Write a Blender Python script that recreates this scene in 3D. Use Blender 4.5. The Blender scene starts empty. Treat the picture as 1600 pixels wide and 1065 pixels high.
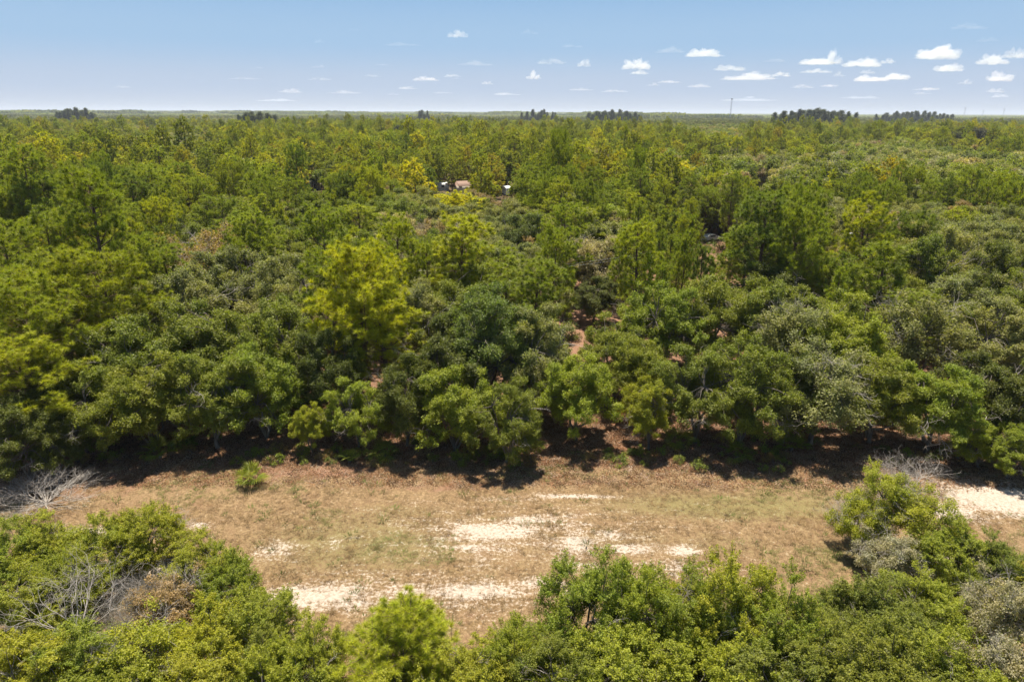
import bpy, math, random
import numpy as np
from math import radians as rad, sin, cos, pi
rng = np.random.default_rng(7)
random.seed(7)
scene = bpy.context.scene
C = scene.collection

# ------------------------------------------------------------------ camera
H = 26.0
PITCH = rad(18.5); FPX = 1067.0; ROLL = rad(0.22)
cam_d = bpy.data.cameras.new('camera'); cam = bpy.data.objects.new('camera', cam_d); C.objects.link(cam)
cam_d.lens = 24.0; cam_d.sensor_width = 36.0; cam_d.clip_end = 120000; cam_d.clip_start = 0.5
cam.location = (0, 0, H)
from mathutils import Matrix, Vector
cam.matrix_world = Matrix.Translation((0, 0, H)) @ Matrix.Rotation(pi/2 - PITCH, 4, 'X') @ Matrix.Rotation(ROLL, 4, 'Z')
scene.camera = cam

# ------------------------------------------------------------------ light and sky
SUN_EL, SUN_AZ = rad(75), rad(-10)      # azimuth from +Y towards +X
w = bpy.data.worlds.new('World'); scene.world = w; w.use_nodes = True
nt = w.node_tree; nt.nodes.clear()
out = nt.nodes.new('ShaderNodeOutputWorld'); bg = nt.nodes.new('ShaderNodeBackground')
sky = nt.nodes.new('ShaderNodeTexSky'); sky.sky_type = 'NISHITA'; sky.sun_disc = False
sky.sun_elevation = SUN_EL; sky.sun_rotation = SUN_AZ % (2*pi)
sky.air_density = 1.0; sky.dust_density = 0.6; sky.ozone_density = 1.5; sky.altitude = 20
bg.inputs['Strength'].default_value = 0.07
# the hazy lower sky: the same pale band all round the horizon
tcw = nt.nodes.new('ShaderNodeTexCoord'); sep = nt.nodes.new('ShaderNodeSeparateXYZ'); nt.links.new(tcw.outputs['Generated'], sep.inputs[0])
ramp = nt.nodes.new('ShaderNodeValToRGB'); cr_ = ramp.color_ramp; cr_.interpolation = 'EASE'
els = [(0.0, (4.4, 4.95, 5.8, 1)), (.035, (3.85, 4.7, 5.95, 1)), (.09, (2.9, 4.35, 6.1, 1)), (.20, (1.75, 3.45, 5.75, 1)), (.32, (1.1, 2.75, 5.5, 1))]
while len(cr_.elements) < len(els): cr_.elements.new(.5)
for e, (p_, c_) in zip(cr_.elements, els): e.position = p_; e.color = c_
mr = nt.nodes.new('ShaderNodeMapRange'); mr.inputs['From Min'].default_value = .25; mr.inputs['From Max'].default_value = .7; mr.interpolation_type = 'SMOOTHSTEP'
mxw = nt.nodes.new('ShaderNodeMix'); mxw.data_type = 'RGBA'
nt.links.new(sep.outputs[2], ramp.inputs[0]); nt.links.new(sep.outputs[2], mr.inputs[0]); nt.links.new(mr.outputs[0], mxw.inputs[0])
nt.links.new(ramp.outputs[0], mxw.inputs[6]); nt.links.new(sky.outputs[0], mxw.inputs[7])
nt.links.new(mxw.outputs[2], bg.inputs[0]); nt.links.new(bg.outputs[0], out.inputs[0])
sun_d = bpy.data.lights.new('sun', 'SUN'); sun_d.energy = 5.0; sun_d.angle = rad(0.53); sun_d.color = (1.0, 0.93, 0.82)
sun = bpy.data.objects.new('sun', sun_d); C.objects.link(sun)
sd = Vector((sin(SUN_AZ)*cos(SUN_EL), cos(SUN_AZ)*cos(SUN_EL), sin(SUN_EL)))
sun.rotation_euler = sd.to_track_quat('Z', 'Y').to_euler()
scene.view_settings.view_transform = 'Standard'; scene.view_settings.look = 'None'
scene.view_settings.exposure = 0.9; scene.view_settings.gamma = 1.0; scene.view_settings.use_curve_mapping = False
scene.cycles.max_bounces = 12; scene.cycles.diffuse_bounces = 3; scene.cycles.transmission_bounces = 3
scene.cycles.volume_bounces = 10; scene.cycles.transparent_max_bounces = 8
scene.cycles.volume_step_rate = 10; scene.cycles.volume_max_steps = 64

# ------------------------------------------------------------------ where a sight line of the survey meets a height
def at(px, py, z=0.0):
    dx, dy = (px-800)/FPX, (532.5-py)/FPX
    dx, dy = dx*cos(ROLL)-dy*sin(ROLL), dx*sin(ROLL)+dy*cos(ROLL)
    d = (dx, cos(PITCH)+dy*sin(PITCH), -sin(PITCH)+dy*cos(PITCH))
    t = (z-H)/d[2]
    return d[0]*t, d[1]*t
def pix(x, y, z):
    z = z-H
    f = y*cos(PITCH)-z*sin(PITCH); u = y*sin(PITCH)+z*cos(PITCH)
    a, b = x/f*FPX, u/f*FPX
    a, b = a*cos(ROLL)+b*sin(ROLL), -a*sin(ROLL)+b*cos(ROLL)
    return 800+a, 532.5-b

# ------------------------------------------------------------------ noise
def vnoise(x, y, seed=0):
    xi, yi = np.floor(x).astype(np.int64), np.floor(y).astype(np.int64); fx, fy = x-xi, y-yi
    fx, fy = fx*fx*(3-2*fx), fy*fy*(3-2*fy)
    def h(a, b):
        n = (a*374761393 + b*668265263 + seed*1442695041) & 0xffffffff
        n = ((n ^ (n >> 13))*1274126177) & 0xffffffff
        return ((n ^ (n >> 16)) & 0xffff)/65535.0
    return (h(xi, yi)*(1-fx)+h(xi+1, yi)*fx)*(1-fy)+(h(xi, yi+1)*(1-fx)+h(xi+1, yi+1)*fx)*fy
def fbm(x, y, seed=0, o=4):
    x, y = np.asarray(x, float), np.asarray(y, float)
    s = 0; a = 0.5; t = 0
    for i in range(o):
        s = s+a*vnoise(x*2**i+17*i, y*2**i+31*i, seed+i); t += a; a *= .5
    return s/t

# ------------------------------------------------------------------ mesh helpers
def mk_mesh(name, V, Q=None, T=None, mats=(), attrs=None, mi=None, smooth=False):
    V = np.asarray(V, np.float32).reshape(-1, 3)
    Q = np.zeros((0, 4), np.int32) if Q is None else np.asarray(Q, np.int32).reshape(-1, 4)
    T = np.zeros((0, 3), np.int32) if T is None else np.asarray(T, np.int32).reshape(-1, 3)
    me = bpy.data.meshes.new(name)
    me.vertices.add(len(V)); me.vertices.foreach_set('co', V.ravel())
    nl = len(Q)*4+len(T)*3; npoly = len(Q)+len(T)
    me.loops.add(nl); me.loops.foreach_set('vertex_index', np.concatenate([Q.ravel(), T.ravel()]).astype(np.int32))
    me.polygons.add(npoly)
    me.polygons.foreach_set('loop_start', np.concatenate([np.arange(len(Q))*4, len(Q)*4+np.arange(len(T))*3]).astype(np.int32))
    for m in mats: me.materials.append(m)
    if mi is not None: me.polygons.foreach_set('material_index', np.asarray(mi, np.int32))
    if smooth: me.polygons.foreach_set('use_smooth', np.ones(npoly, bool))
    me.update(calc_edges=True)
    for k, (dom, a) in (attrs or {}).items():
        at_ = me.attributes.new(k, 'FLOAT', dom); at_.data.foreach_set('value', np.asarray(a, np.float32))
    return me

class Tubes:
    def __init__(s): s.V = []; s.Q = []; s.n = 0
    def add(s, pts, radii, sides=5):
        pts = np.asarray(pts, float); n = len(pts)
        d = np.gradient(pts, axis=0); d /= np.linalg.norm(d, axis=1)[:, None]+1e-9
        ref = np.array([0.31, 0.87, 0.13]) if abs(d[0][2]) > .8 else np.array([0, 0, 1.0])
        a = np.cross(d, ref); a /= np.linalg.norm(a, axis=1)[:, None]+1e-9; b = np.cross(d, a)
        th = np.arange(sides)*2*pi/sides
        ring = pts[:, None]+(a[:, None]*np.cos(th)[None, :, None]+b[:, None]*np.sin(th)[None, :, None])*np.asarray(radii)[:, None, None]
        s.V.append(ring.reshape(-1, 3))
        i, j = np.meshgrid(np.arange(n-1), np.arange(sides), indexing='ij'); jn = (j+1) % sides
        s.Q.append((np.stack([i*sides+j, i*sides+jn, (i+1)*sides+jn, (i+1)*sides+j], -1).reshape(-1, 4))+s.n)
        s.n += n*sides
    def mesh(s, name, mat): return mk_mesh(name, np.concatenate(s.V), np.concatenate(s.Q), None, [mat], smooth=True)

def unit(v): return v/(np.linalg.norm(v, axis=-1, keepdims=True)+1e-9)
def leaf_quads(c, n, a, b):
    """rhombus leaves at c with normals n, half length a and half width b"""
    m = len(c); r = unit(rng.normal(size=(m, 3))); u = unit(np.cross(n, r)); v = np.cross(n, u)
    a = a[:, None]; b = b[:, None]
    V = np.stack([c-u*a, c-v*b+n*b*.25, c+u*a, c+v*b+n*b*.25], 1).reshape(-1, 3)
    return V, np.arange(m*4).reshape(-1, 4)

def bent(p, q, k=5, sag=.12, wob=.06):
    p, q = np.array(p, float), np.array(q, float); t = np.linspace(0, 1, k)[:, None]; L = np.linalg.norm(q-p)
    pts = p+(q-p)*t; pts[1:-1] += rng.normal(size=(k-2, 3))*L*wob
    pts[:, 2] += np.sin(t[:, 0]*pi)*sag*L
    return pts

# ------------------------------------------------------------------ materials
def new_mat(name):
    m = bpy.data.materials.new(name); m.use_nodes = True; t = m.node_tree; t.nodes.clear()
    o = t.nodes.new('ShaderNodeOutputMaterial'); return m, t, o
def N(t, typ, **kw):
    n = t.nodes.new(typ)
    for k, v in kw.items():
        if k.startswith('i_'): n.inputs[k[2:].replace('_', ' ')].default_value = v
        else: setattr(n, k, v)
    return n
def mathn(t, op, a, b=None, c=None, clamp=False):
    n = t.nodes.new('ShaderNodeMath'); n.operation = op; n.use_clamp = clamp
    for i, x in enumerate((a, b, c)):
        if x is None: continue
        if hasattr(x, 'is_linked'): t.links.new(x, n.inputs[i])
        else: n.inputs[i].default_value = x
    return n.outputs[0]
def mixc(t, f, a, b, mode='MIX'):
    n = t.nodes.new('ShaderNodeMix'); n.data_type = 'RGBA'; n.blend_type = mode
    for s, x in ((n.inputs[0], f), (n.inputs[6], a), (n.inputs[7], b)):
        if hasattr(x, 'is_linked'): t.links.new(x, s)
        else: s.default_value = x if not isinstance(x, tuple) else (*x, 1)
    return n.outputs[2]
def attr(t, name): return N(t, 'ShaderNodeAttribute', attribute_name=name).outputs['Fac']

def foliage_mat(name, far=False, warm=(1.35, 1.14, .6), cool=(.86, .92, .9), transl=.42, rough=.55, hue=.5):
    m, t, o = new_mat(name); L = t.links.new
    oi = N(t, 'ShaderNodeObjectInfo')
    base = oi.outputs['Color']
    if far: base = N(t, 'ShaderNodeAttribute', attribute_name='tint', attribute_type='INSTANCER').outputs['Color']
    # per tree, per clump and per leaf differences of the leaf colour itself
    k = mathn(t, 'ADD', mathn(t, 'MULTIPLY', oi.outputs['Random'], .45), mathn(t, 'MULTIPLY', attr(t, 'clump'), .55))
    tint = mixc(t, k, cool, warm)
    c1 = mixc(t, 1.0, base, tint, 'MULTIPLY')
    v = mathn(t, 'MULTIPLY_ADD', attr(t, 'leaf'), .9, .6)
    bc = N(t, 'ShaderNodeCombineXYZ')
    for i in range(3): L(v, bc.inputs[i])
    c2 = mixc(t, 1.0, c1, bc.outputs[0], 'MULTIPLY')
    p = N(t, 'ShaderNodeBsdfPrincipled'); p.inputs['Roughness'].default_value = rough
    p.inputs['Specular IOR Level'].default_value = .35
    L(c2, p.inputs['Base Color'])
    tr = N(t, 'ShaderNodeBsdfTranslucent'); c3 = mixc(t, 1.0, c2, (1.35, 1.5, .5), 'MULTIPLY'); L(c3, tr.inputs[0])
    mx = N(t, 'ShaderNodeMixShader'); mx.inputs[0].default_value = transl
    L(p.outputs[0], mx.inputs[1]); L(tr.outputs[0], mx.inputs[2]); L(mx.outputs[0], o.inputs[0])
    return m
M_LEAF = foliage_mat('leaf_green')
M_FAR = foliage_mat('far_leaves', True)
M_NEEDLE = foliage_mat('pine_needles', warm=(1.14, 1.1, .7), cool=(.84, .95, .9), transl=.36, rough=.5)

def bark_mat(name, a, b, scale=6, bump=.4):
    m, t, o = new_mat(name); L = t.links.new
    tc = N(t, 'ShaderNodeTexCoord'); mp = N(t, 'ShaderNodeMapping'); mp.inputs['Scale'].default_value = (1, 1, .3)
    L(tc.outputs['Object'], mp.inputs[0])
    nz = N(t, 'ShaderNodeTexNoise'); nz.inputs['Scale'].default_value = scale; nz.inputs['Detail'].default_value = 6
    L(mp.outputs[0], nz.inputs[0])
    f = mathn(t, 'MULTIPLY_ADD', nz.outputs[0], 2.4, -.7, clamp=True)
    p = N(t, 'ShaderNodeBsdfPrincipled'); p.inputs['Roughness'].default_value = .9
    L(mixc(t, f, a, b), p.inputs['Base Color'])
    bp = N(t, 'ShaderNodeBump'); bp.inputs['Strength'].default_value = bump; L(nz.outputs[0], bp.inputs['Height']); L(bp.outputs[0], p.inputs['Normal'])
    L(p.outputs[0], o.inputs[0]); return m
M_BARK = bark_mat('oak_bark', (.07, .055, .04), (.2, .17, .13))
M_PBARK = bark_mat('pine_bark', (.06, .035, .02), (.17, .10, .065))
M_DEAD = bark_mat('weathered_dead_wood', (.25, .21, .17), (.52, .47, .40), 9)

def plain(name, col, rough=.7, metal=0, var=.15, scale=3):
    m, t, o = new_mat(name); L = t.links.new
    tc = N(t, 'ShaderNodeTexCoord'); nz = N(t, 'ShaderNodeTexNoise'); nz.inputs['Scale'].default_value = scale; nz.inputs['Detail'].default_value = 5
    L(tc.outputs['Object'], nz.inputs[0])
    p = N(t, 'ShaderNodeBsdfPrincipled'); p.inputs['Roughness'].default_value = rough; p.inputs['Metallic'].default_value = metal
    L(mixc(t, nz.outputs[0], tuple(c*(1-var*1.5) for c in col), tuple(min(1, c*(1+var)) for c in col)), p.inputs['Base Color'])
    L(p.outputs[0], o.inputs[0]); return m

# ground
def ground_mat():
    m, t, o = new_mat('ground_soil'); L = t.links.new
    geo = N(t, 'ShaderNodeNewGeometry'); pos = geo.outputs['Position']
    def noise(s, d=6, r=.6, off=0, stretch=None):
        mp = N(t, 'ShaderNodeMapping'); mp.inputs['Location'].default_value = (off, off*.7, 0)
        if stretch: mp.inputs['Scale'].default_value = stretch
        L(pos, mp.inputs[0]); n = N(t, 'ShaderNodeTexNoise'); n.inputs['Scale'].default_value = s; n.inputs['Detail'].default_value = d
        n.inputs['Roughness'].default_value = r; L(mp.outputs[0], n.inputs[0]); return n.outputs[0]
    def st(x, a, b): # smooth threshold
        n = N(t, 'ShaderNodeMapRange'); n.interpolation_type = 'SMOOTHSTEP'; n.inputs['From Min'].default_value = a; n.inputs['From Max'].default_value = b
        L(x, n.inputs[0]); return n.outputs[0]
    big, mid, fine, vf = noise(.12, 5), noise(.9, 6, .65, 5), noise(5, 8, .7, 9), noise(22, 5, .7, 3)
    streak = noise(1.1, 6, .7, 2, (.35, 1.6, 1))
    straw = mixc(t, st(fine, .35, .65), (.165, .108, .053), (.33, .222, .112))
    straw = mixc(t, mathn(t, 'MULTIPLY', st(mid, .42, .68), .55), straw, (.235, .145, .078))
    straw = mixc(t, mathn(t, 'MULTIPLY', st(vf, .56, .72), .55), straw, (.13, .085, .045))
    green = mixc(t, st(vf, .3, .7), (.14, .135, .045), (.26, .215, .085))
    g = mathn(t, 'ADD', attr(t, 'green'), mathn(t, 'MULTIPLY_ADD', fine, 1.3, -.65))
    base = mixc(t, mathn(t, 'MULTIPLY', st(g, .3, .75), .75), straw, green)
    lit = mixc(t, st(vf, .35, .65), (.14, .07, .04), (.36, .21, .13))
    lit = mixc(t, st(fine, .45, .75), lit, (.26, .14, .08))
    lf = mathn(t, 'ADD', attr(t, 'litter'), mathn(t, 'MULTIPLY_ADD', mid, .8, -.4))
    base = mixc(t, st(lf, .35, .7), base, lit)
    sandc = mixc(t, st(fine, .3, .7), (.37, .30, .225), (.56, .475, .385))
    s = mathn(t, 'ADD', mathn(t, 'MULTIPLY', attr(t, 'sand'), .84), mathn(t, 'MULTIPLY_ADD', streak, 1.8, -.9))
    s = mathn(t, 'ADD', s, mathn(t, 'MULTIPLY_ADD', fine, 2.6, -1.3))
    s = mathn(t, 'ADD', s, mathn(t, 'MULTIPLY_ADD', vf, 1.9, -.95))
    sm = mathn(t, 'MULTIPLY', st(s, .42, .85), .93)
    base = mixc(t, sm, base, sandc)
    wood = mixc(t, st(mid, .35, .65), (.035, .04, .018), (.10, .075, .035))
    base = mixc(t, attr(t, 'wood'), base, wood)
    p = N(t, 'ShaderNodeBsdfPrincipled'); p.inputs['Roughness'].default_value = .95; p.inputs['Specular IOR Level'].default_value = .15
    L(base, p.inputs['Base Color'])
    hh = mathn(t, 'ADD', mathn(t, 'MULTIPLY', fine, .10), mathn(t, 'MULTIPLY', vf, .05))
    bp = N(t, 'ShaderNodeBump'); bp.inputs['Strength'].default_value = .9; bp.inputs['Distance'].default_value = 1.0
    L(hh, bp.inputs['Height']); L(bp.outputs[0], p.inputs['Normal'])
    L(p.outputs[0], o.inputs[0]); return m

# ------------------------------------------------------------------ ground
SAND = [(820,835,240,50,.6),(640,930,270,38,.66),(1060,880,90,40,.5),(770,830,95,16,1.25),(730,856,38,6,1.1),(840,812,60,8,1.0),(900,848,32,22,1.15),(955,836,45,10,.9),(985,856,55,9,1.0),(1066,860,26,9,1.2),
 (1058,886,26,18,.85),(500,934,110,26,1.2),(620,925,60,14,.8),(735,925,100,17,1.25),(840,912,55,14,1.0),(905,930,60,20,.7),(890,776,85,3.5,1.15),(985,728,16,5,1.0),
 (985,735,12,3,1.2),(1550,776,85,28,1.5),(1490,800,50,18,1.2),(430,862,45,17,.8),(520,850,20,8,.7),(150,830,75,9,1.0),(310,822,22,8,.9),(800,780,60,4,.6),(700,800,30,7,.5),
 (1060,955,40,14,.7),(1480,872,60,14,.8),(700,985,90,14,.35),(1120,880,30,12,.55),(440,985,60,14,.45),(940,885,70,16,.6),(1600,790,60,24,1.4),(250,900,90,40,.9),(100,760,40,7,.35)]
LITTER = [(150,700,200,70,1.0),(500,730,120,18,1.0),(900,660,120,50,1.1),(1000,700,90,12,.8),(700,760,160,12,.55),(1100,690,250,30,1.0),(1450,700,120,20,.8),(930,490,80,30,1.2),(1075,430,60,40,1.3),
 (1310,830,80,20,.45),(1250,890,90,25,.5),(300,790,120,15,.4),(1300,400,15,30,1.3),(700,970,120,25,.45),(1240,960,60,30,.4),(480,700,60,40,1.0)]
def emask(X, Y, L):
    out = np.zeros_like(X)
    for px, py, a, b, k in L:
        cx, cy = at(px, py); x2, _ = at(px+a, py); _, y1 = at(px, py-b); _, y2 = at(px, py+b)
        rx, ry = abs(x2-cx), abs(y1-y2)/2
        d = ((X-cx)/rx)**2+((Y-cy)/ry)**2
        out = np.maximum(out, k*np.exp(-d*.8))
    return out
def grid_lines(a, b, step, far, grow=1.16):
    core = list(np.arange(a, b+step/2, step)); s = step; lo, hi = [a], [b]
    while hi[-1] < far: s *= grow; hi.append(hi[-1]+s)
    s = step
    while lo[-1] > -far: s *= grow; lo.append(lo[-1]-s)
    return np.array(lo[:0:-1]+core+hi[1:])
gx = grid_lines(-62, 62, .3, 45000); gy = grid_lines(22, 75, .25, 45000)
X, Y = np.meshgrid(gx, gy)
edge_y = 47.5+1.8*(fbm(X/6, X*0+3.3, 11)-.5)*2
near = np.exp(-((np.maximum(np.abs(X)-60, 0)/40)**2+(np.maximum(Y-90, 0)/60)**2+(np.maximum(20-Y, 0)/40)**2))
Z = near*((fbm(X/9, Y/9, 3)-.5)*.5+(fbm(X/1.6, Y/1.6, 5)-.5)*.09)
Z += -.07*np.exp(-((Y-33.6-.6*np.sin(X/14))/.7)**2)*near
Z = np.where(near < .01, 0, Z)
sand = emask(X, Y, SAND); litter = emask(X, Y, LITTER)
forest = 1/(1+np.exp(-(Y-edge_y)/.9)); litter = np.maximum(litter, forest*.85)
litter = np.maximum(litter, .5/(1+np.exp((Y-30)/.8)))
green = .12+.5*(fbm(X/7, Y/4, 21)-.35)*2*np.exp(-((Y-38)/5)**2)
green = np.maximum(green, emask(X, Y, [(560,850,220,60,.62),(1150,790,260,26,.75),(620,800,120,20,.5),(900,880,60,14,.6),(1120,850,160,30,.45)]))
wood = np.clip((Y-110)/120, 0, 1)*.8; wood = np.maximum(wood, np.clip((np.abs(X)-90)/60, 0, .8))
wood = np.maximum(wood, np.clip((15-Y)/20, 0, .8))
sand = np.maximum(sand, 0)*(np.abs(X) < 70)
def zground(x, y):
    i = np.clip(np.searchsorted(gx, x), 1, len(gx)-1); j = np.clip(np.searchsorted(gy, y), 1, len(gy)-1)
    return Z[j, i]
nx, ny = len(gx), len(gy)
ii, jj = np.meshgrid(np.arange(nx-1), np.arange(ny-1))
Q = np.stack([jj*nx+ii, jj*nx+ii+1, (jj+1)*nx+ii+1, (jj+1)*nx+ii], -1).reshape(-1, 4)
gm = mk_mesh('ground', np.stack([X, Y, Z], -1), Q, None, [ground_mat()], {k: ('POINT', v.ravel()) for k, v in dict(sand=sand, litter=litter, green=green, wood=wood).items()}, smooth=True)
go = bpy.data.objects.new('ground', gm); C.objects.link(go); go['kind'] = 'structure'; go['label'] = 'sandy dry grass clearing and reddish leaf littered woodland floor'

# ------------------------------------------------------------------ plant prototypes (mesh data shared by the copies)
def oak(R=4., h=8., nclump=46, leaves=38000, size=.11, base=.28, flat=.75, cr=(.75, 1.35), sprig=.2, shoot=1., dead=0):
    cz = h*base+ (h-h*base)*.42; rz = (h-h*base)*.56
    d = unit(rng.normal(size=(nclump*3, 3))); d[:, 2] = np.abs(d[:, 2])*1.1-.35; d = unit(d)[:nclump]
    # lobed, uneven outline
    az = np.arctan2(d[:, 1], d[:, 0]); ph = rng.uniform(0, 6.28, 3)
    lob = 1+.16*np.sin(2*az+ph[0])+.12*np.sin(3*az+ph[1])+.08*np.sin(5*az+ph[2])
    rr = (rng.uniform(.3, .95, nclump)**.6)*lob
    cc = np.stack([d[:, 0]*R*rr, d[:, 1]*R*rr, cz+d[:, 2]*rz*rr], 1)
    ti = Tubes(); top = np.array([rng.normal()*.2, rng.normal()*.2, h*base*1.2])
    ti.add(bent((0, 0, -.15), top, 4, 0, .03), np.linspace(.055*R, .038*R, 4), 7)
    nl = 5; az0 = rng.uniform(0, 6.28)
    hubs = []
    for i in range(nl):
        a = az0+i*2*pi/nl+rng.normal()*.25; q = np.array([cos(a)*R*.38, sin(a)*R*.38, cz+rng.uniform(-.2, .5)*rz])
        ti.add(bent(top, q, 5, .1), np.linspace(.03*R, .014*R, 5), 5); hubs.append(q)
    hubs = np.array(hubs+[top])
    radii = rng.uniform(cr[0], cr[1], nclump)*R/4
    cl = rng.uniform(0, 1, nclump)
    wts = radii**2; wts = (wts/wts.sum()*leaves).astype(int)
    LC, LN, LCl = [], [], []
    for k in range(nclump):
        hb = hubs[np.argmin(((hubs-cc[k])**2).sum(1))]
        ti.add(bent(hb, cc[k], 4, .1), np.linspace(.011*R, .003*R, 4), 3)
        n = wts[k]; ns = int(rng.integers(9, 17)); outw = unit(cc[k]-np.array([0, 0, cz-.3*rz]))
        sd_ = unit(rng.normal(size=(ns, 3))*[.8, .8, .55]+outw*.55+[0, 0, .45])
        ln_ = radii[k]*rng.uniform(.75, 1.55, (ns, 1))*shoot
        idx = rng.integers(0, ns, n); tt = rng.uniform(0, 1, (n, 1))**.65
        p = cc[k]-outw*radii[k]*.45+sd_[idx]*ln_[idx]*tt*[1, 1, flat]+rng.normal(size=(n, 3))*sprig*R/4*(1.5-tt)
        for q in range(0, ns, 2):
            e0 = cc[k]-outw*radii[k]*.45; ti.add([e0, e0+sd_[q]*ln_[q]*.9*[1, 1, flat]], [.0035*R, .001*R], 3)
        nn = unit(sd_[idx]*.35+[0, 0, .6]+rng.normal(size=(n, 3))*.55)
        LC.append(p); LN.append(nn); LCl.append(np.clip(cl[k]*.6+rng.uniform(0, 1, ns)[idx]*.4, 0, 1))
    c, n = np.concatenate(LC), np.concatenate(LN)
    s = size*R/4*rng.uniform(.65, 1.25, len(c)) if size > 0 else None
    V, Qd = leaf_quads(c, n, s, s*.55)
    crown = mk_mesh('crown', V, Qd, None, [M_LEAF], {'clump': ('FACE', np.concatenate(LCl)), 'leaf': ('FACE', rng.uniform(0, 1, len(c)))})
    parts = [('trunk', ti.mesh('trunk', M_BARK)), ('crown', crown)]
    if dead: parts.append(('dead_branches', twigs(dead, R, cz, rz)))
    return dict(parts=parts, R=R, h=h)

def branch_tree(T, p, d, L, r, depth, spread=.55, up=.1, kids=3):
    k = 4; pts = [p]; dd = d.copy()
    for i in range(k-1):
        dd = unit(dd+rng.normal(size=3)*.18+np.array([0, 0, up])*.5); pts.append(pts[-1]+dd*L/(k-1))
    T.add(pts, np.linspace(r, r*.55, k), 4 if r > .02 else 3)
    if depth == 0: return
    for j in range(kids):
        q = pts[-1] if j == 0 else pts[rng.integers(1, k)]
        nd = unit(dd+rng.normal(size=3)*spread)
        branch_tree(T, q, nd, L*rng.uniform(.6, .85), r*.55, depth-1, spread, up, kids)
def twigs(n, R, cz, rz):
    T = Tubes()
    for i in range(n):
        d = unit(rng.normal(size=3)*[1, 1, .6]+[0, 0, .35]); p = np.array([d[0]*R*.5, d[1]*R*.5, cz+d[2]*rz*.5])
        branch_tree(T, p, d, R*.3, .008*R, 3, .6, .05, 3)
    return T.mesh('dead_branches', M_DEAD)

def pine(h=14., R=2.8, crown0=.36, nb=52, tufts=8, needles=95, nlen=.44, nw=.034, shape='round', lean=0.):
    T = Tubes(); k = 9; zs = np.linspace(-.1, h*.97, k); off = np.cumsum(rng.normal(size=(k, 2))*.06, 0)+np.linspace(0, lean, k)[:, None]*[1, .2]
    off -= off[0]
    pts = np.column_stack([off, zs]); T.add(pts, np.linspace(.017*h, .004*h, k), 7)
    tc, td, tcl = [], [], []
    for b in range(nb):
        f = (b+rng.uniform(0, 1))/nb; z = h*(crown0+(1-crown0)*f*.97)
        if shape == 'round': L = R*(.55+.6*sin(pi*min(1, f*.85+.12)))*rng.uniform(.55, 1.1)
        else: L = R*(1.05-f*.92)*rng.uniform(.75, 1.1)
        a = b*2.4+rng.normal()*.5
        el = rng.uniform(-.35, .6)+f*.6 if shape == 'round' else rng.uniform(.1, .3)+f*.6
        base = np.array([np.interp(z, zs, pts[:, 0]), np.interp(z, zs, pts[:, 1]), z])
        d = np.array([cos(a)*cos(el), sin(a)*cos(el), sin(el)])
        q = base+d*L+[0, 0, .12*L]
        bp = bent(base, q, 5, -.1, .05); T.add(bp, np.linspace(.004*h*(1.1-f*.6), .006, 5), 4)
        m = max(3, int(tufts*(.5+L/R*.7)))
        for j in range(m):
            t = 1 if j == 0 else rng.uniform(.4, 1)**.7
            pb = bp[0]+(bp[-1]-bp[0])*t+[0, 0, -.1*L*math.sin(pi*t)]
            side = unit(rng.normal(size=3)*[1, 1, .85]+d*.4)*rng.uniform(.4, 1.1)*(1.15-t*.4) if j else np.zeros(3)
            tip = pb+side+[0, 0, abs(side).sum()*.18]
            if j: T.add([pb, pb+(tip-pb)*.5, tip], [.012, .01, .007], 3)
            tc.append(tip); td.append(unit(unit(side+1e-6)*.6+d*.5+[0, 0, .75])); tcl.append(rng.uniform())
    tc.append(pts[-1]+[0, 0, .1]); td.append(np.array([0, 0, 1.])); tcl.append(.8)
    tc, td, tcl = np.array(tc), np.array(td), np.array(tcl); n = len(tc)
    idx = np.repeat(np.arange(n), needles); m = len(idx)
    dirn = unit(td[idx]*.75+unit(rng.normal(size=(m, 3))))
    root = tc[idx]-td[idx]*rng.uniform(0, .22, (m, 1))
    ln = nlen*rng.uniform(.6, 1.15, (m, 1)); sd_ = unit(np.cross(dirn, rng.normal(size=(m, 3))))*nw/2
    V = np.stack([root-sd_, root+sd_, root+dirn*ln], 1).reshape(-1, 3)
    crown = mk_mesh('crown', V, None, np.arange(m*3).reshape(-1, 3), [M_NEEDLE], {'clump': ('FACE', tcl[idx]), 'leaf': ('FACE', rng.uniform(0, 1, m))})
    return dict(parts=[('trunk', T.mesh('trunk', M_PBARK)), ('crown', crown)], R=R, h=h)

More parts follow.
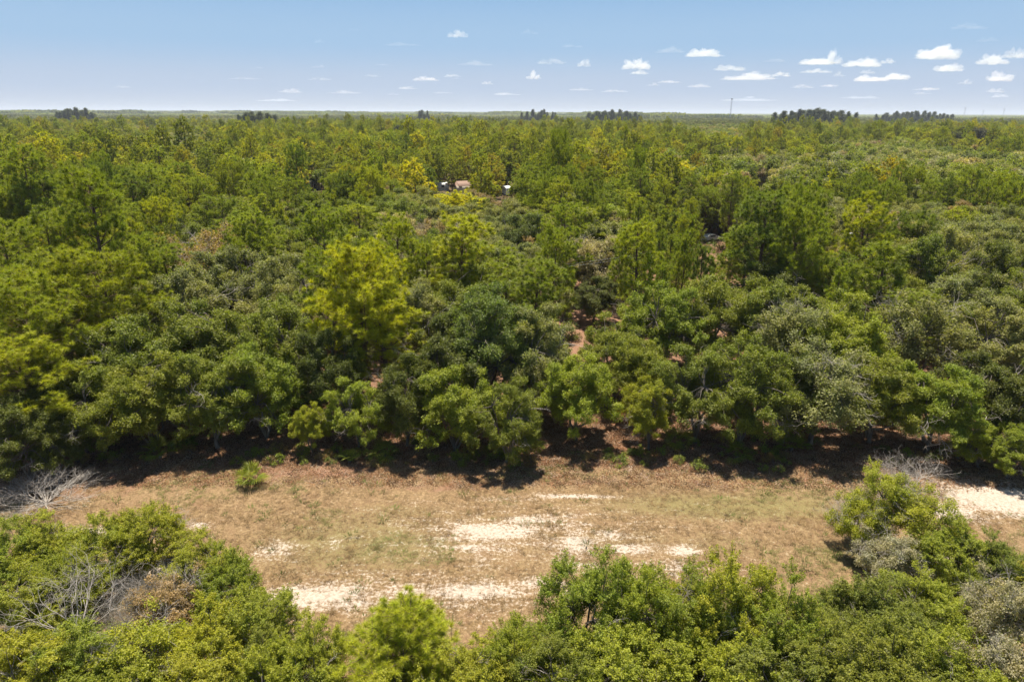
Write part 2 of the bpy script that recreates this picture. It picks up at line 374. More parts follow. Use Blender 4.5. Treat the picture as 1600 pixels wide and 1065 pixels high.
def casuarina(h=24., R=3.2, n=8400, size=.42, lean=.8):
    T = Tubes(); T.add(bent((0, 0, -.2), (lean, 0, h*.95), 6, 0, .01), np.linspace(.3, .05, 6), 6)
    nb = 70; C_, N_, K = [], [], []
    for b in range(nb):
        f = (b+.5)/nb; z = h*(.02+.95*f); L = R*(.45+.8*sin(pi*(f*.8+.15)))*rng.uniform(.5, 1.1)*(1.15-f*.65); a = rng.uniform(0, 6.28)
        p = np.array([lean*z/h, 0, z]); q = p+[cos(a)*L+.5, sin(a)*L, L*.7]
        T.add([p, (p+q)/2, q], [.06, .04, .02], 3)
        m = n//nb; t = rng.uniform(.2, 1.1, (m, 1)); c = p+(q-p)*t+rng.normal(size=(m, 3))*[.45, .45, .6]
        C_.append(c); N_.append(unit(rng.normal(size=(m, 3))*[1, 1, .5])); K.append(np.full(m, rng.uniform()))
    c, nn = np.concatenate(C_), np.concatenate(N_); m = len(c)
    dirn = unit(rng.normal(size=(m, 3))*.4+[.35, 0, .9]); s = unit(np.cross(dirn, nn))*size*.16; ln = size*rng.uniform(.9, 1.9, (m, 1))
    V = np.stack([c-s, c+s, c+s*.3+dirn*ln, c-s*.3+dirn*ln], 1).reshape(-1, 3)
    crown = mk_mesh('crown', V, np.arange(m*4).reshape(-1, 4), None, [M_NEEDLE], {'clump': ('FACE', np.concatenate(K)), 'leaf': ('FACE', rng.uniform(0, 1, m))})
    return dict(parts=[('trunk', T.mesh('trunk', M_PBARK)), ('crown', crown)], R=R, h=h)

def deadbush(h=3., R=2.2, n=16, depth=4, lie=.35):
    T = Tubes()
    for i in range(n):
        a = rng.uniform(0, 6.28); d = unit(np.array([cos(a), sin(a), lie+rng.uniform(0, .8)]))
        branch_tree(T, np.array([0, 0, .05]), d, h*.33, .022, depth, .5, .05, 3)
    return dict(parts=[('branches', T.mesh('branches', M_DEAD))], R=R, h=h)
def deadtree(h=6.):
    T = Tubes(); T.add(bent((0, 0, -.1), (0.2, 0, h*.35), 4, 0, .03), np.linspace(.07, .05, 4), 6)
    for i in range(9):
        a = i*1.3+rng.normal()*.2; branch_tree(T, np.array([.2, 0, h*.34]), unit(np.array([cos(a)*.7, sin(a)*.7, rng.uniform(.5, 1.1)])), h*.22, .028, 4, .5, .1, 3)
    return dict(parts=[('trunk', T.mesh('trunk', M_DEAD))], R=h*.4, h=h)

# near, finer-leaved prototypes
P = {}
P['oak'] = [oak(nclump=n, leaves=86000, base=b, size=.068, sprig=.16, cr=(.5, .95), shoot=.85, dead=dd) for n, b, dd in ((110, .04, 4), (124, .02, 0), (98, .07, 6), (134, .0, 2))]
P['shrub'] = [oak(R=4, h=h_, nclump=n, leaves=78000, base=.0, size=.066, sprig=.125, flat=1.0, cr=(.5, .95), shoot=1.35, dead=dd) for h_, n, dd in ((8, 88, 7), (7, 78, 14), (9, 92, 5))]
P['loose'] = [oak(R=4, h=9, nclump=70, leaves=26000, base=.15, size=.09, sprig=.22, flat=1.1, cr=(.45, .9), dead=16), oak(R=4, h=7, nclump=58, leaves=22000, base=.12, size=.09, sprig=.22, flat=1.0, cr=(.45, .85), dead=22)]
P['pine'] = [pine(), pine(13, 3.1, .28, 58, 8), pine(15, 2.5, .42, 50, 8), pine(14, 2.9, .33, 54, 8, lean=.8)]
P['wide_pine'] = [pine(14, 4.6, .3, 88, 12, 84, .46, .036), pine(13, 4.2, .36, 80, 12, 84, .46, .036)]
P['young_pine'] = [pine(9, 2.0, .2, 46, 5, 80, .40, .034, 'cone'), pine(8, 1.8, .12, 44, 5, 80, .40, .034, 'cone'), pine(10, 1.7, .3, 44, 5, 80, .40, .034, 'cone')]
P['front_pine'] = [pine(7, 3.0, .08, 110, 10, 150, .30, .013, 'cone')]
P['casuarina'] = [casuarina(), casuarina(22, 2.8), casuarina(26, 3.4)]
P['dead_bush'] = [deadbush(n=30), deadbush(3, 2.4, 14, 4, .6), deadbush(2.5, 2.4, 14, 4, .1)]
P['dead_tree'] = [deadtree()]
# coarser ones for the woodland far off
LOD = {}
LOD['oak'] = [oak(nclump=34, leaves=7500, base=.0, size=.175, shoot=.85, sprig=.3) for _ in range(4)]
LOD['pine'] = [pine(14, 2.8, .25, 44, 9, 14, .55, .2), pine(13, 3.1, .2, 46, 9, 14, .55, .2), pine(12, 2.2, .15, 44, 7, 14, .5, .2, 'cone')]

for D_ in (P, LOD):
    for k_, l_ in D_.items():
        for pr in l_:
            if k_.startswith('dead'): continue
            v = np.empty(len(pr['parts'][1][1].vertices)*3, np.float32); pr['parts'][1][1].vertices.foreach_get('co', v)
            pr['h'] = float(np.percentile(v[2::3], 99.7))     # the true height of the crown's top
# ------------------------------------------------------------------ placing
used = {}
def parent_new(name, mesh, par):
    o = bpy.data.objects.new(name, mesh); C.objects.link(o); o.parent = par; return o
protos_done = {}
def place(kind, vi, x, y, h, r, rot, col, label, cat, group=None, name=None, lean=(0, 0)):
    """one plant: an empty at its base with its trunk and crown; repeats are copies sharing the mesh data"""
    if kind == 'pine' and r > 3.7: kind = 'wide_pine'
    pr = P[kind][vi % len(P[kind])]; key = (kind, vi % len(P[kind]))
    z = float(zground(x, y))
    if key in protos_done:
        src = protos_done[key]; r_ = src.copy(); C.objects.link(r_); kids = []
        for ch in src.children:
            c = ch.copy(); C.objects.link(c); c.parent = r_; kids.append(c)
    else:
        r_ = bpy.data.objects.new(name, None); C.objects.link(r_); r_.empty_display_size = .3
        kids = [parent_new(n, m, r_) for n, m in pr['parts']]
        for c in kids:
            if c.name.startswith('dead_branches'): c['kind'] = 'stuff'
        protos_done[key] = r_
    r_.name = name
    r_.location = (x, y, z); r_.rotation_euler = (lean[0], lean[1], rot); r_.scale = (r/pr['R'], r/pr['R'], h/pr['h'])
    for c in kids: c.color = (*col, 1)
    r_['label'] = label; r_['category'] = cat
    if group: r_['group'] = group
    elif 'group' in r_: del r_['group']
    return r_

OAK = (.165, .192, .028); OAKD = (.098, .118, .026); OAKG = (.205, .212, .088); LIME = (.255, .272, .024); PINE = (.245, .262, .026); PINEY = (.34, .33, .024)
GREY = (.30, .275, .20); BROWN = (.25, .19, .13); YEL = (.54, .46, .016); CAS = (.085, .09, .066); FRESH = (.212, .25, .027)
NM = dict(oak='oak_tree', shrub='scrub_oak', loose='scrub_oak', pine='pine_tree', young_pine='young_pine', front_pine='young_pine', dead_bush='dead_shrub', dead_tree='dead_tree', casuarina='casuarina_tree')
CT = dict(oak='oak tree', shrub='shrub', loose='shrub', pine='pine tree', young_pine='pine tree', front_pine='pine tree', dead_bush='dead shrub', dead_tree='dead tree', casuarina='casuarina tree')
# kind, variant, pixel of the top in the photograph, height m, crown radius m, colour, label
T_ = [
# --- near edge, in front of the clearing
('front_pine',0,622,940,5.6,2.9,(.33,.335,.024),'young yellow-green pine standing nearest the camera between the foreground shrubs'),
('shrub',0,930,858,6.5,2.1,FRESH,'upright leafy green shrub rising highest in front of the white sand at the clearing'),
('shrub',1,1010,872,6.2,2.0,FRESH,'dense green shrub touching the right side of the tallest front shrub'),
('shrub',2,1090,892,6,1.9,FRESH,'green shrub below the small white sand spot at the clearing edge'),
('shrub',0,1150,864,6.6,2.1,LIME,'shrub with a thin pointed top leader in front of the dry grass'),
('shrub',1,1215,900,6,2.0,FRESH,'round green shrub at the right end of the front shrub row'),
('shrub',2,1270,960,5.2,1.9,OAK,'darker low shrub beside a shaded gap in the dry grass'),
('shrub',1,815,958,4.6,1.6,FRESH,'small leafy shrub between the young front pine and the tall green shrubs'),
('shrub',2,870,985,4.8,1.7,OAK,'low dark-leaved shrub under the tall front shrubs'),
('shrub',0,480,975,4.4,1.5,LIME,'small bright shrub left of the young front pine'),
('shrub',1,430,1015,4.2,1.7,LIME,'low lime shrub in front of the big left thicket'),
('shrub',2,740,995,4.6,1.8,LIME,'yellowish shrub touching the right side of the young front pine'),
('shrub',0,960,985,5.0,2.2,FRESH,'broad green shrub at the bottom edge of the photo under the tallest front shrub'),
('shrub',1,1100,990,5.0,2.3,FRESH,'wide leafy shrub along the bottom edge of the photo'),
('shrub',2,1210,1010,4.6,2.2,OAK,'low green shrub at the bottom edge below the shaded grass gap'),
('shrub',0,1330,1000,4.6,2.2,OAK,'dark green shrub filling the bottom edge right of the shaded gap'),
('shrub',1,640,1035,4.2,2.0,LIME,'low shrub at the foot of the young front pine'),
# left thicket
('shrub',1,225,782,4.5,1.9,LIME,'tallest bright bush at the top of the left thicket'),
('shrub',0,150,806,4.4,1.7,LIME,'lime bush beside the tallest bush of the left thicket'),
('shrub',2,300,830,4.3,1.6,LIME,'bush at the upper right shoulder of the left thicket'),
('shrub',1,345,862,4.2,1.6,FRESH,'rounded bush bulging towards the clearing from the left thicket'),
('shrub',0,390,925,4.2,1.8,FRESH,'bush nearest the white sand strip at the left thicket'),
('shrub',2,60,800,4.3,1.8,LIME,'bush below the fallen grey branches at the left edge'),
('shrub',0,5,815,4.5,1.7,FRESH,'bush cut by the left edge of the photo below the fallen branches'),
('shrub',1,90,850,4.4,1.7,LIME,'bright bush behind the bare grey sapling in the left thicket'),
('shrub',2,20,890,4.4,1.9,LIME,'yellow-green bush at the left edge beside the bare grey sapling'),
('dead_bush',0,205,872,4.8,2.0,GREY,'bare grey dead bush in the middle of the left thicket'),
('loose',1,260,905,3.4,1.9,BROWN,'dry thin bush with tangled twigs in the left thicket hollow'),
('shrub',1,320,960,4.4,1.9,LIME,'broad bush at the lower right of the left thicket'),
('loose',1,210,975,4.2,2.0,LIME,'bush with a tangle of dead twigs low in the left thicket'),
('shrub',0,110,985,4.4,2.0,FRESH,'green bush in front of the bare grey sapling'),
('shrub',2,30,990,4.6,2.0,LIME,'bush in the bottom left corner of the photo'),
('shrub',2,290,1035,4.2,2.0,LIME,'low bush at the bottom edge under the left thicket'),
('shrub',1,160,1040,4.2,2.0,LIME,'bush at the bottom edge near the left corner'),
('shrub',0,400,990,3.6,1.4,OAK,'small dark bush in the shade right of the left thicket'),
# right thicket
('loose',0,1400,735,5.2,1.9,LIME,'loose tall bush reaching furthest into the clearing on the right'),
('loose',1,1350,775,3.8,1.5,LIME,'sparse bush with bare twigs at the edge of the right clearing'),
('loose',0,1455,775,4.6,1.9,LIME,'twiggy bright bush below the dead grey branches on the right'),
('shrub',0,1500,815,4.4,1.9,FRESH,'round green bush just below the white sand on the right'),
('loose',1,1400,835,3.2,1.7,GREY,'thin bush full of pale twigs over sandy ground on the right'),
('shrub',2,1570,840,4.2,1.6,OAK,'dark bush right of the round green bush near the right edge'),
('shrub',1,1330,925,3.0,1.3,OAK,'low bush at the edge of the orange dry grass'),
('shrub',0,1390,905,4.4,2.0,OAK,'dense dark green bush in the middle of the right thicket'),
('shrub',2,1460,900,4.4,1.9,FRESH,'bush left of the palmetto in the right thicket'),
('shrub',1,1420,960,4.8,2.2,OAK,'broad bush lower in the right thicket'),
('shrub',0,1500,985,4.8,2.0,FRESH,'bush below the palmetto in the right thicket'),
('shrub',2,1330,960,4.4,1.6,OAK,'dark bush casting shade on the dry grass gap'),
('shrub',1,1450,1030,4.8,2.2,OAK,'bush at the bottom edge of the right thicket'),
('loose',1,1580,905,4.6,1.7,GREY,'mostly bare grey bush at the right edge above the corner'),
('loose',0,1585,1000,4.6,1.7,GREY,'mostly bare grey bush in the bottom right corner'),
('dead_bush',0,60,735,2.6,3.2,GREY,'fallen bare grey branches at the left end of the clearing'),
('dead_tree',0,90,878,6.2,2.6,GREY,'bare grey sapling with many twigs in the left thicket'),
('dead_bush',1,1430,700,3.4,3.4,GREY,'large dead bush of grey branches above the right thicket'),
('dead_bush',2,1375,735,2.8,2.2,GREY,'smaller dead grey branches left of the large dead bush'),
('dead_bush',1,250,858,5.0,2.6,GREY,'tangle of bare grey twigs on top of the left thicket'),
('dead_bush',0,1340,775,2.2,2.0,GREY,'dead twigs lying out over the dry grass on the right'),
# --- front of the forest belt
('oak',0,135,575,7.4,3.0,OAK,'leafy oak at the left forest edge above the wide dark shadow'),
('oak',1,215,560,8,3.4,OAK,'broad bright oak on the forest edge left of the round sabal bush'),
('oak',2,320,555,8,3.3,OAK,'oak on the forest edge behind the sabal bush, left one of the pair'),
('oak',3,400,545,8,3.2,FRESH,'oak on the forest edge behind the sabal bush, right one of the pair'),
('oak',1,480,628,4.4,1.3,LIME,'small lime sapling in the gap below the hanging pine branch'),
('oak',0,552,598,5.8,2.3,FRESH,'lone bright small oak casting a separate round shadow on the clearing'),
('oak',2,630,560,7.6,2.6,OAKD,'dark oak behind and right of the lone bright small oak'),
('oak',3,705,578,7,3.1,FRESH,'bright spreading oak at the middle of the forest edge'),
('oak',0,790,600,6.6,2.5,OAK,'oak right of the bright spreading oak at the middle forest edge'),
('oak',1,905,545,8,3.0,FRESH,'oak with a dark forked trunk standing on the bare orange ground gap'),
('oak',2,1020,595,6,2.0,LIME,'small bright oak beside the bare ground gap and brown palm fronds'),
('oak',0,1100,550,8,3.4,OAK,'oak right of the small bright oak at the forest edge'),
('oak',3,1180,530,8.6,3.2,OAK,'tall oak at the forest edge left of the dark vertical gap'),
('loose',0,1290,545,8.4,3.6,OAKG,'oak full of grey lichen twigs right of the dark vertical gap'),
('oak',1,1385,555,7.8,3.4,OAK,'broad oak on the forest edge above the large dead bush'),
('oak',2,1475,575,7.4,3.2,FRESH,'bright round oak on the forest edge nearest the right clearing end'),
('oak',0,1545,665,3.6,1.7,FRESH,'low bright bush above the white sand at the right forest edge'),
('oak',3,1595,670,4.2,1.8,FRESH,'low bush cut by the right edge above the white sand'),
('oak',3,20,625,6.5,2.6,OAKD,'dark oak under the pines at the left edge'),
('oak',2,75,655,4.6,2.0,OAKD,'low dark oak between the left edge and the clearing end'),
# second row
('oak',2,270,420,10.5,4.3,OAKG,'large grey-green oak dome in the second row at the left'),
('oak',3,350,392,10.5,4.4,OAKG,'highest grey-green oak dome left of the tall yellow pine'),
('oak',0,440,400,10.5,3.8,OAKG,'grey-green oak touching the left side of the tall yellow pine'),
('oak',1,300,465,10,4.2,OAK,'green oak in front of the large grey-green dome'),
('oak',3,420,470,9.5,3.6,OAK,'green oak in front of the highest grey-green dome'),
('oak',0,190,500,9,3.8,OAK,'green oak right of the dark-trunked pine'),
('oak',2,640,440,9.5,3.6,OAKG,'grey-green oak touching the right side of the tall yellow pine'),
('oak',1,715,420,10,3.8,OAK,'oak crown in the middle belt above the spreading bright oak'),
('oak',3,770,450,11,3.8,(.135,.172,.045),'bluish dark tree with large leaves in the middle of the belt'),
('oak',0,830,480,9.5,3.4,OAKG,'greyish oak left of the bare ground opening'),
('oak',2,700,500,8.6,3.4,OAKD,'dark oak in the middle belt behind the bright spreading oak'),
('oak',1,965,500,7.4,3.0,OAK,'low oak just below the bare ground opening'),
('oak',3,1045,445,9,3.6,FRESH,'light green oak right of the bare ground opening'),
('oak',0,1120,432,9.4,3.8,OAK,'oak dome below the young pine stand'),
('oak',2,1205,440,9.4,3.8,OAK,'oak dome below the narrow orange soil strip'),
('loose',0,1255,470,9.0,3.4,OAKG,'lichen-grey oak in the second row behind the dark vertical gap'),
('oak',1,1330,470,9.2,3.8,FRESH,'light oak just left of the right belt pine'),
('loose',1,1450,460,9.2,3.8,OAKG,'twiggy grey oak right of the right belt pine'),
('oak',3,1520,430,9.2,4.2,OAKG,'grey-green oak in the right belt second row'),
('oak',0,1590,470,9,4.0,OAKG,'grey-green oak cut by the right edge in the second row'),
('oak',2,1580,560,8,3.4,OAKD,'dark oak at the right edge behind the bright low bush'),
('oak',1,1000,520,7.2,2.6,OAK,'small oak between the bare ground opening and the brown palm fronds'),
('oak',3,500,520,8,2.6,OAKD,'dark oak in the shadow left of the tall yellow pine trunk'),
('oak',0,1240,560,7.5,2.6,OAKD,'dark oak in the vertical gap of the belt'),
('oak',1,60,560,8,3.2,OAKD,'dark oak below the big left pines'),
# pines of the belt
('pine',1,560,372,14.8,3.7,(.41,.38,.022),'tall yellow-green pine with an open round crown in the left middle belt'),
('pine',3,600,440,11.5,2.8,(.41,.38,.022),'yellow pine leaning right of the tall yellow pine'),
('pine',0,140,385,14,3.6,(.29,.29,.024),'pine with a dark bare trunk showing at the left'),
('pine',2,30,430,13,3.6,(.29,.29,.024),'big dense pine at the left edge'),
('pine',1,70,395,13.5,3.4,(.29,.29,.024),'tall pine between the left edge and the dark-trunked pine'),
('pine',3,15,520,10,3.0,PINEY,'yellowish pine low at the left edge'),
('pine',0,200,370,13,3.2,PINE,'dense pine right of the dark-trunked pine'),
('young_pine',0,1392,378,12.5,3.4,PINE,'pointed pine rising from the right belt'),
('pine',2,1440,450,9,2.2,PINE,'small pine at the right foot of the pointed right belt pine'),
('young_pine',1,465,520,6,1.4,PINEY,'small yellow pine low beside the tall yellow pine'),
('pine',3,800,400,10.5,2.8,PINE,'light pine above the middle belt oaks'),
('pine',0,780,378,10,2.4,PINE,'pale yellow-green pine right of the brown bare oak'),
# special ones further back
('oak',1,655,335,10,4.6,BROWN,'brownish half-bare oak in the middle woodland'),
('oak',3,715,395,8.5,3.0,OAKD,'small dark tree in front of the brown half-bare oak'),
('loose',0,925,368,9.5,4.6,GREY,'large pale grey oak behind the bare ground opening'),
('oak',2,930,435,5.5,2.6,OAKD,'very dark low bush at the back of the bare ground opening'),
('pine',1,712,300,12,5.0,YEL,'bright golden yellow pine in the middle woodland'),
('pine',0,340,305,13,4.0,PINE,'wide dense pine in the left middle woodland'),
('pine',1,385,330,13,4.2,PINE,'pine right of the wide dense pine in the left middle woodland'),
('pine',3,150,210,14,5.0,PINEY,'spreading yellow pine with a dark trunk far left'),
('pine',1,615,255,13,4.6,PINEY,'yellow pine left of the white trailer houses'),
('pine',0,535,240,13,4.6,PINE,'round pine in the woodland behind the grey-green oaks'),
('oak',2,1245,335,9.5,5.0,OAKG,'round grey-green oak dome in front of the right pine stand'),
('oak',0,1345,300,9.5,5.4,OAKG,'wide grey-green oak dome in the right woodland'),
('oak',1,1500,350,9,5.6,OAK,'wide low green oak in the right woodland'),
]
def y_row(py): return py > 720
placed = []   # x, y, radius
grp_count = {}
for e in T_:
    k, v, px, py, h, r, col, lab = e
    r *= 1.24 if y_row(py) else (1.22 if py > 530 else 1.32 if py > 375 else 1.2)
    if 370 < py < 720: h *= 1.0 if py > 530 else 1.06
    x, y = at(px, py, h)
    rr = rng.uniform(0, 6.28)
    ln = (rng.normal()*.03, rng.normal()*.03)
    jit = rng.uniform(.94, 1.06)
    place(k, v, x, y, h, r, rr, tuple(c*jit for c in col), lab, CT[k], None, NM[k], ln)
    placed.append((x, y, r))
EXPL = np.array(placed)

# ------------------------------------------------------------------ the woodland behind, each tree on its own
# openings one can look into: pixel x range, pixel y range, with the distance they lie at
OPEN = []
def opening(x0, x1, y0, y1, z=0): OPEN.append((x0, x1, y0, y1, at((x0+x1)/2, (y0+y1)/2, z)[1]))
opening(892, 920, 476, 506)
opening(684, 700, 286, 298, 2); opening(714, 735, 283, 298, 2); opening(782, 802, 286, 305, 2); opening(478, 498, 289, 295, 2); opening(1104, 1120, 362, 374, 2)
opening(1318, 1330, 362, 376, 6); opening(1184,1200,284,290,1)
def blocked(x, y, h, r):
    px, pt = pix(x, y, h); _, pb = pix(x, y, h*.2); rp = r*.8*FPX/math.hypot(y, H)
    for x0, x1, y0, y1, d in OPEN:
        if px+rp > x0 and px-rp < x1 and pt < y1 and pb > y0 and y < d+r: return True
    return False
pts = []
y = 60.0
while y < 950:
    step = 5.0 if y < 160 else (5.6 if y < 400 else 6.6)
    xm = y*.80+22
    for x in np.arange(-xm, xm, step):
        pts.append((x+rng.uniform(-.45, .45)*step, y+rng.uniform(-.45, .45)*step))
    y += step
pts = np.array(pts)
PZ = [(712,350,55,45,-1.2),(350,375,150,50,-.55),(780,430,90,50,-.3),(1200,430,120,40,-.3),(1520,420,120,60,-.4),(420,250,200,25,-.25),(1050,360,130,70,.75),(1270,290,90,40,.7),(250,300,200,60,.45),(600,280,200,50,.5),(850,270,160,50,.5),(300,200,300,25,.3),(1050,240,260,25,-.45),(1450,350,200,90,-.45),(600,380,150,40,-.4),(1480,280,140,40,-.1),(150,290,60,40,.3),(700,215,250,20,.3),(90,350,90,60,.3)]
nz1 = fbm(pts[:, 0]/(28+pts[:, 1]*.09), pts[:, 1]/(28+pts[:, 1]*.12), 77, 3); nzh = fbm(pts[:, 0]/40, pts[:, 1]/45, 70, 3); nz2 = fbm(pts[:, 0]/60+9, pts[:, 1]/60, 99, 3); nz3 = rng.uniform(0, 1, len(pts))
OPX = [pix(a, b, 9) for a, b in pts]
cand = []
for i, (x, y) in enumerate(pts):
    if (np.hypot(EXPL[:, 0]-x, EXPL[:, 1]-y) < EXPL[:, 2]*.75+1.2).any(): continue
    px, py = OPX[i]
    pf = .45+(nz1[i]-.5)*2.8
    for a, b, sx, sy, k in PZ: pf += k*math.exp(-((px-a)/sx)**2-((py-b)/sy)**2)
    if 47 < y < 64 and not (px < 80): continue
    stand = .0+math.exp(-((px-1045)/110)**2-((py-370)/60)**2)+.6*math.exp(-((px-1270)/80)**2-((py-290)/40)**2)
    u = nz3[i]
    if u < pf:
        yp = stand > .35 or rng.uniform() < .22
        k = 'young_pine' if yp else 'pine'
        h = rng.uniform(7.5, 10.5) if yp else rng.uniform(9.5, 14.5); r = rng.uniform(1.6, 2.3) if yp else rng.uniform(2.4, 3.9); h *= 1.12
        hue = rng.uniform(); col = PINE if hue < .6 else (PINEY if hue < .85 else (.18, .205, .03))
        if hue > .965: col = (.32, .26, .03)
    else:
        k = 'oak'; h = rng.uniform(7.6, 11.5); r = rng.uniform(3.8, 5.5)*(1+.2*min(1, max(0, (y-70)/90))); hue = rng.uniform()
        g = nz2[i]+rng.uniform(-.14, .14)
        col = OAKG if g > .5 else OAK
        if hue > .93: col = BROWN
        elif hue > .86: col = GREY
        elif hue > .80: col = OAKD
        elif hue > .74: col = FRESH
        if hue > .86 and rng.uniform() < .5: k = 'loose'
    h *= (.76+.55*nzh[i])*(1.3 if (k == 'pine' and rng.uniform() < .1) else 1); r *= .85+.35*nzh[i]
    if y > 200 and nzh[i] < .27: continue
    if blocked(x, y, h, r): continue
    cand.append((k, x, y, h, r, col, px))
cand.sort(key=lambda c: c[2])
counts = {}; rest = {'oak': [], 'pine': []}
MARKS = [(712, 330, 'golden yellow pine'), (655, 370, 'brown half-bare oak'), (925, 410, 'pale grey oak'), (905, 490, 'bare ground opening'), (560, 450, 'tall yellow-green pine'), (150, 450, 'dark-trunked pine'), (300, 440, 'grey-green oak dome'),
 (1392, 430, 'pointed right belt pine'), (1245, 360, 'round grey-green oak dome'), (1345, 330, 'wide grey-green oak dome'), (793, 300, 'white motorhome'), (1112, 368, 'pale car'), (360, 340, 'wide dense left pine'), (150, 240, 'far spreading yellow pine'), (1500, 380, 'wide low green oak'),
 (1324, 365, 'lamp pole'), (1017, 395, 'thin utility pole'), (488, 291, 'pale flat roof'), (1192, 288, 'low reddish roof'), (30, 480, 'left edge pine'), (615, 280, 'yellow pine by the trailers'), (535, 270, 'round woodland pine')]
def zone(px, y):
    py = pix(0, y, 8)[1]; k = min(MARKS, key=lambda m: math.hypot(m[0]-px, (m[1]-py)*1.7)); dx, dy = px-k[0], (k[1]-py)*1.7
    dist = math.hypot(dx, dy); a = math.degrees(math.atan2(dy, dx)) % 360
    w_ = ('right of', 'behind and right of', 'behind', 'behind and left of', 'left of', 'in front and left of', 'in front of', 'in front and right of')[int((a+22.5)//45) % 8]
    return ('close ' if dist < 28 else 'just ' if dist < 60 else '' if dist < 110 else 'well ')+w_, 'the '+k[2]
def hue_word(col):
    return {OAK: 'mid-green', OAKG: 'grey-green', OAKD: 'dark green', FRESH: 'fresh green', BROWN: 'brownish', GREY: 'pale grey', PINE: 'yellow-green', PINEY: 'bright yellow-green'}.get(col, 'dull olive' if col[1] > col[0] else 'rusty golden')
CAP = {'oak': 235, 'loose': 60, 'pine': 190, 'young_pine': 95}
for k, x, y, h, r, col, px in cand:
    inv = -60 < px < 1660
    if inv and counts.get(k, 0) < CAP[k]:
        counts[k] = counts.get(k, 0)+1
        s, b = zone(px, y); sz = {'oak': 'broad' if r > 3.9 else 'rounded', 'loose': 'twiggy sparse', 'pine': 'tall' if h > 12 else 'medium', 'young_pine': 'slender young'}[k]
        wd = 'pine' if 'pine' in k else 'oak'
        lab = f'{sz} {hue_word(col)} {wd} {s} {b}'
        nm = {'oak': 'oak_tree', 'loose': 'oak_tree', 'pine': 'pine_tree', 'young_pine': 'young_pine'}[k]
        j = rng.uniform(.88, 1.12)
        place(k, int(rng.integers(0, 9)), x, y, h, r, rng.uniform(0, 6.28), tuple(c*j for c in col), lab, f'{wd} tree', lab.replace(f' {wd} ', f' {wd}s '), nm, (rng.normal()*.03, rng.normal()*.03))
    else:
        rest['pine' if 'pine' in k else 'oak'].append((x, y, h, r, col, k))

# ------------------------------------------------------------------ what lies past the countable trees: one object per kind
def scatter(name, points, protos, label):
    """points: x, y, z, rot, sx, sz, index"""
    A = np.array(points, float)
    me = mk_mesh(name, A[:, :3], None, None, [])
    for nm, col in (('rot', 3), ('sxy', 4), ('sz', 5)):
        a = me.attributes.new(nm, 'FLOAT', 'POINT'); a.data.foreach_set('value', A[:, col].astype(np.float32))
    a = me.attributes.new('tint', 'FLOAT_COLOR', 'POINT'); tc_ = np.ones((len(A), 4), np.float32); tc_[:, :3] = A[:, 7:10]; a.data.foreach_set('color', tc_.ravel())
    a = me.attributes.new('pick', 'INT', 'POINT'); a.data.foreach_set('value', A[:, 6].astype(np.int32))
    o = bpy.data.objects.new(name, me); C.objects.link(o); o['kind'] = 'stuff'; o['label'] = label
    col = bpy.data.collections.new(name+'_sources')
    for i, p in enumerate(protos): col.objects.link(p)
    ng = bpy.data.node_groups.new(name, 'GeometryNodeTree')
    ng.interface.new_socket('Geometry', in_out='INPUT', socket_type='NodeSocketGeometry'); ng.interface.new_socket('Geometry', in_out='OUTPUT', socket_type='NodeSocketGeometry')
    gi, gout = ng.nodes.new('NodeGroupInput'), ng.nodes.new('NodeGroupOutput')
    ci = ng.nodes.new('GeometryNodeCollectionInfo'); ci.inputs[0].default_value = col; ci.inputs['Separate Children'].default_value = True; ci.inputs['Reset Children'].default_value = True
    ip = ng.nodes.new('GeometryNodeInstanceOnPoints'); ip.inputs['Pick Instance'].default_value = True
    def na(nm, typ='FLOAT'):
        n = ng.nodes.new('GeometryNodeInputNamedAttribute'); n.data_type = typ; n.inputs[0].default_value = nm; return n.outputs[0]
    L = ng.links.new
    L(gi.outputs[0], ip.inputs['Points']); L(ci.outputs[0], ip.inputs['Instance']); L(na('pick', 'INT'), ip.inputs['Instance Index'])
    cr = ng.nodes.new('ShaderNodeCombineXYZ'); L(na('rot'), cr.inputs[2]); L(cr.outputs[0], ip.inputs['Rotation'])
    cs = ng.nodes.new('ShaderNodeCombineXYZ'); s1 = na('sxy'); L(s1, cs.inputs[0]); L(s1, cs.inputs[1]); L(na('sz'), cs.inputs[2]); L(cs.outputs[0], ip.inputs['Scale'])
    L(ip.outputs[0], gout.inputs[0])
    md = o.modifiers.new('scatter', 'NODES'); md.node_group = ng
    return o
def join_parts(pr, name):
    """trunk and crown in one mesh for the far trees"""
    Vs, Qs, Ts, mi_q, mi_t, cl_q, cl_t, lf_q, lf_t, n = [], [], [], [], [], [], [], [], [], 0
    mats = []
    for k, (_, me) in enumerate(pr['parts']):
        if k > 1: continue
        v = np.empty(len(me.vertices)*3, np.float32); me.vertices.foreach_get('co', v); Vs.append(v.reshape(-1, 3))
        li = np.empty(len(me.loops), np.int32); me.loops.foreach_get('vertex_index', li)
        tri = len(me.loops) == len(me.polygons)*3
        F = li.reshape(-1, 3 if tri else 4)+n; m = len(F)
        if 'clump' in me.attributes:
            c = np.empty(m, np.float32); me.attributes['clump'].data.foreach_get('value', c); l = np.empty(m, np.float32); me.attributes['leaf'].data.foreach_get('value', l)
        else: c = l = np.full(m, .5, np.float32)
        (Ts if tri else Qs).append(F); (mi_t if tri else mi_q).append(np.full(m, k)); (cl_t if tri else cl_q).append(c); (lf_t if tri else lf_q).append(l)
        n += len(v)//3; mats.append(me.materials[0])
    return mk_mesh(name, np.concatenate(Vs), np.concatenate(Qs), np.concatenate(Ts) if Ts else None, mats,
        {'clump': ('FACE', np.concatenate(cl_q+cl_t)), 'leaf': ('FACE', np.concatenate(lf_q+lf_t))}, np.concatenate(mi_q+mi_t))
